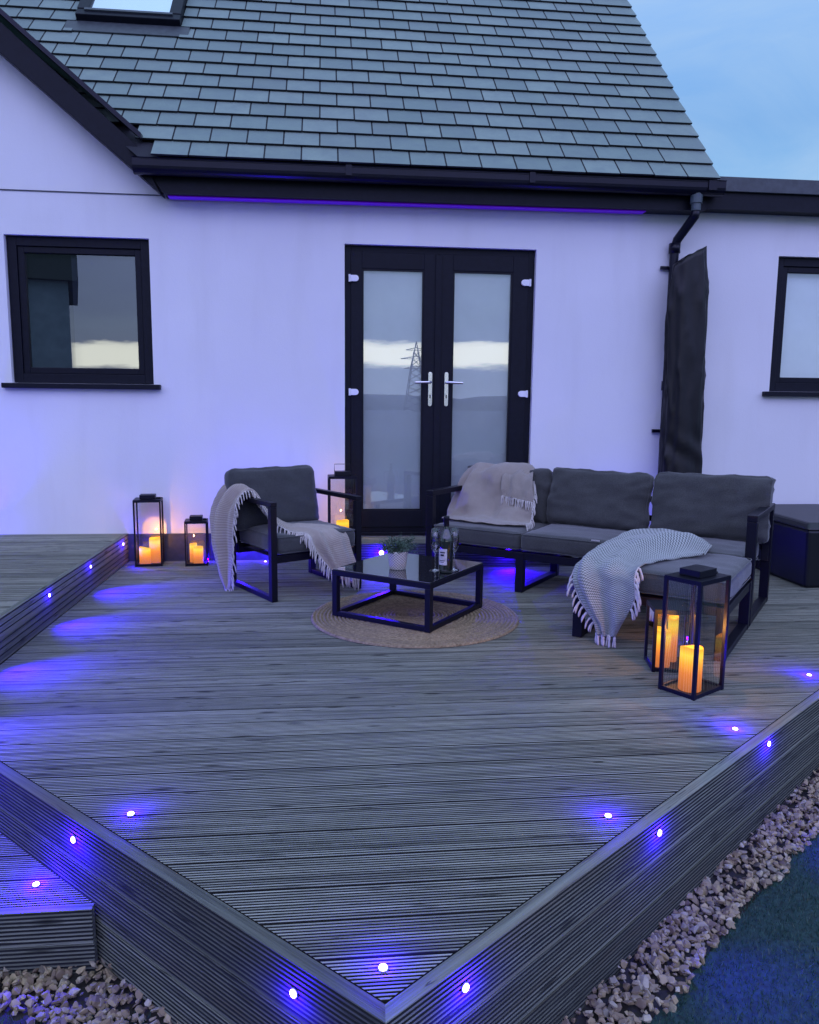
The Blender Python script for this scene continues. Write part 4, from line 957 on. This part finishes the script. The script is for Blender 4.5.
for i, (za, zb, f0, f1) in enumerate(((.108, .114, .2, .8), (.092, .102, .3, .7), (.066, .070, .2, .8), (.058, .061, .3, .7))):
    vs = []
    for j in range(6):
        a__ = A0+(A1-A0)*(f0+(f1-f0)*j/5); vs += [(.0384*math.cos(a__), .0384*math.sin(a__), za), (.0384*math.cos(a__), .0384*math.sin(a__), zb)]
    m_.add(vs, [(2*j, 2*j+2, 2*j+3, 2*j+1) for j in range(5)])
m_.build('label_print', 'frame_metal', bt_)
# two flutes behind the bottle
for dx, dy, lab in ((-.050, .045, 'clear stemmed glass just left of the dark bottle'), (.052, .055, 'clear stemmed glass just right of the dark bottle')):
    gl = MB().lathe([(.03, 0), (.031, .002), (.006, .006), (.0035, .012), (.0035, .09), (.008, .098), (.020, .115), (.026, .145), (.026, .175), (.0225, .225), (.0215, .225), (.025, .175), (.025, .145), (.019, .117), (.001, .100)], 28).build('wine_glass', 'clear_glass', None, smooth=True, loc=(PB[0]+dx, PB[1]+dy, TT))
    tag(gl, lab, 'glass', 'wine glasses on the table')
# potted plant
PP = (.372, 4.085)
pl = thing('potted_plant', 'small bushy green plant in a woven white pot on the coffee table', 'plant', (*PP, TT))
MB().lathe([(.001, .0), (.040, .0), (.044, .004), (.054, .085), (.056, .098), (.051, .100), (.048, .088), (.001, .086)], 32).build('pot', 'pot_weave', pl, smooth=True)
MB().lathe([(.001, .089), (.047, .088)], 20, close=False).build('soil', 'soil', pl)
rg = random.Random(9); m_ = MB()
for i in range(110):
    th_ = rg.uniform(0, 6.283); el = rg.uniform(.15, 1.5); L = rg.uniform(.075, .122)*(1.0 if el < 1 else .9); d = Vector((math.cos(th_)*math.cos(el), math.sin(th_)*math.cos(el), math.sin(el)))
    p0 = Vector((math.cos(th_)*.018, math.sin(th_)*.018, .088)); p1 = p0+d*L; m_.tube([p0, p0+d*L*.5+Vector((0, 0, .006)), p1], [.0012, .001, .0006], 4)
    for k in range(10):
        f = rg.uniform(.25, 1.0); q_ = p0+(p1-p0)*f+Vector((rg.gauss(0, .004), rg.gauss(0, .004), .006*(1-abs(2*f-1)))); s_ = rg.uniform(.005, .010)
        a1 = Vector([rg.gauss(0, 1) for _ in range(3)]).normalized(); a2 = a1.cross(d).normalized(); m_.add([q_, q_+a1*s_+a2*s_*.45, q_+a1*s_*2, q_+a1*s_-a2*s_*.45], [(0, 1, 2, 3)])
m_.build('foliage', 'foliage', pl)

# ================================================================== PARASOL COVER + STORAGE BOX
pc = thing('covered_parasol', 'closed parasol in a creased black cover leaning upright against the white wall', 'parasol', (2.625, D-.17, 0))
m_ = MB(); NZ, NA = 70, 56; vs = []
for i in range(NZ+1):
    t = i/NZ; z0_ = .02+t*2.2; hw = .175+(.118-.175)*t+.02*math.exp(-((t-.8)/.15)**2); cx_ = .0+(-.015)*t-.02*t*t; hd = .085-.025*t
    for k in range(NA):
        a__ = 2*math.pi*k/NA; ca, sa = math.cos(a__), math.sin(a__)
        ff = 1+.06*(1-abs(noise.noise(Vector((ca*2.2+t*1.3, sa*2.2, t*3.5)))))**8*2.2-.06+.06*math.sin(7*a__+3*t+1.5*noise.noise(Vector((a__, t*4, 0))))+.035*noise.noise(Vector((ca*3, sa*3, t*9)))
        wr = .007*math.sin(60*t+4*ca)*math.exp(-((t-.37)/.05)**2)
        x = cx_+math.copysign(abs(ca)**.75, ca)*hw*ff; y = sa*hd*ff*(1.05)+wr
        zt = z0_+(t**6)*(.075*(x-cx_)/hw+.03*noise.noise(Vector((x*20, 0, 1))))
        vs.append((x, y, zt))
fs = [(i*NA+k, i*NA+(k+1) % NA, (i+1)*NA+(k+1) % NA, (i+1)*NA+k) for i in range(NZ) for k in range(NA)]; fs.append(tuple(NZ*NA+k for k in range(NA)))
m_.add(vs, fs).build('cover', 'black_cover', pc, smooth=True)
MB().tube([(-.01, 0, 0.0), (-.01, 0, 1.9)], .019, 12).build('pole', 'frame_metal', pc)
MB().lathe([(.13, 0.0), (.13, .018), (.03, .03), (.025, .06)], 24).build('base', 'frame_metal', pc)
sb = thing('storage_box', 'glossy black plastic storage box with a lid at the right edge by the wall', 'storage box', (3.0, 4.55, 0))
m_ = MB(); m_.hexa([(.04, .04, .002), (1.24, .04, .002), (1.24, .86, .002), (.04, .86, .002), (.012, .012, .385), (1.27, .012, .385), (1.27, .88, .385), (.012, .88, .385)]); m_.build('body', 'box_plastic', sb, bevel=.02)
MB().hexa([(-.01, -.012, .386), (1.29, -.012, .386), (1.29, .90, .386), (-.01, .90, .386), (.02, .03, .430), (1.26, .03, .430), (1.26, .87, .440), (.02, .87, .440)]).build('lid', 'box_plastic', sb, bevel=.015)

# ================================================================== WHAT THE PANES REFLECT (garden behind the photographer)
rg = random.Random(2); vs = []; K = 90
for i in range(K):
    a__ = R(200)+R(140)*i/(K-1); r_ = 170; hgt = 2.2+2.6*noise.noise(Vector((i*.13, 0, 0)))+1.6*noise.noise(Vector((i*.5, 3, 0)))+1.2
    for (rr__, zz_) in ((r_, GZ-1), (r_+5, hgt*.7), (r_+14, hgt), (r_+45, GZ-1)): vs.append((rr__*math.cos(a__), rr__*math.sin(a__), zz_))
hl = MB().add(vs, [(4*i+j, 4*i+4+j, 4*i+5+j, 4*i+1+j) for i in range(K-1) for j in range(3)]).build('hills', 'hedge', None, smooth=True); tag(hl, kind='structure')

nh = thing('neighbouring_house', 'dark gabled house reflected in the left part of the left window', 'house', (-13.25, -16.15, GZ), R(-17))
MB().box(-4.5, 4.5, -3.2, 3.2, 0, 5.2).build('wall', 'grey_cladding', nh)
MB().add([(-4.8, -3.5, 5.2), (4.8, -3.5, 5.2), (4.8, 3.5, 5.2), (-4.8, 3.5, 5.2), (-4.8, 0, 8.4), (4.8, 0, 8.4)], [(0, 1, 5, 4), (2, 3, 4, 5), (1, 2, 5), (3, 0, 4), (3, 2, 1, 0)]).build('roof', 'hedge', nh)
MB().box(-3.2, -1.9, 3.2, 3.23, 1.0, 2.2).build('window', 'blind_pale', nh); MB().box(1.4, 2.9, 3.2, 3.23, 1.0, 2.2).build('window', 'blind_grey', nh)

# far pylon and trees behind the photographer, seen mirrored in the door glass
py_ = thing('electricity_pylon', 'distant steel lattice pylon mirrored in the left door pane beside the handle', 'pylon', (16.6, -136.0, -1.0))
m_ = MB(); HP = 13.6
def pw(z): return 1.9*(1-z/HP)+.28
for sx, sy in ((-1, -1), (-1, 1), (1, -1), (1, 1)): m_.tube([(sx*pw(0), sy*pw(0), 0), (sx*pw(9), sy*pw(9), 9), (0, 0, HP)], .09, 5)
for k in range(9):
    z0_, z1_ = k*1.3, (k+1)*1.3
    for sy in (-1, 1): m_.tube([(-pw(z0_), sy*pw(z0_), z0_), (pw(z1_), sy*pw(z1_), z1_)], .05, 4); m_.tube([(pw(z0_), sy*pw(z0_), z0_), (-pw(z1_), sy*pw(z1_), z1_)], .05, 4)
m_.build('lattice_tower', 'frame_metal', py_)
for z_, hw in ((8.6, 2.3), (10.4, 2.9), (12.0, 2.0)):
    MB().tube([(-hw, 0, z_), (0, 0, z_+.5), (hw, 0, z_)], .08, 5).tube([(-hw, 0, z_), (hw, 0, z_)], .07, 5).build('cross_arm', 'frame_metal', py_)
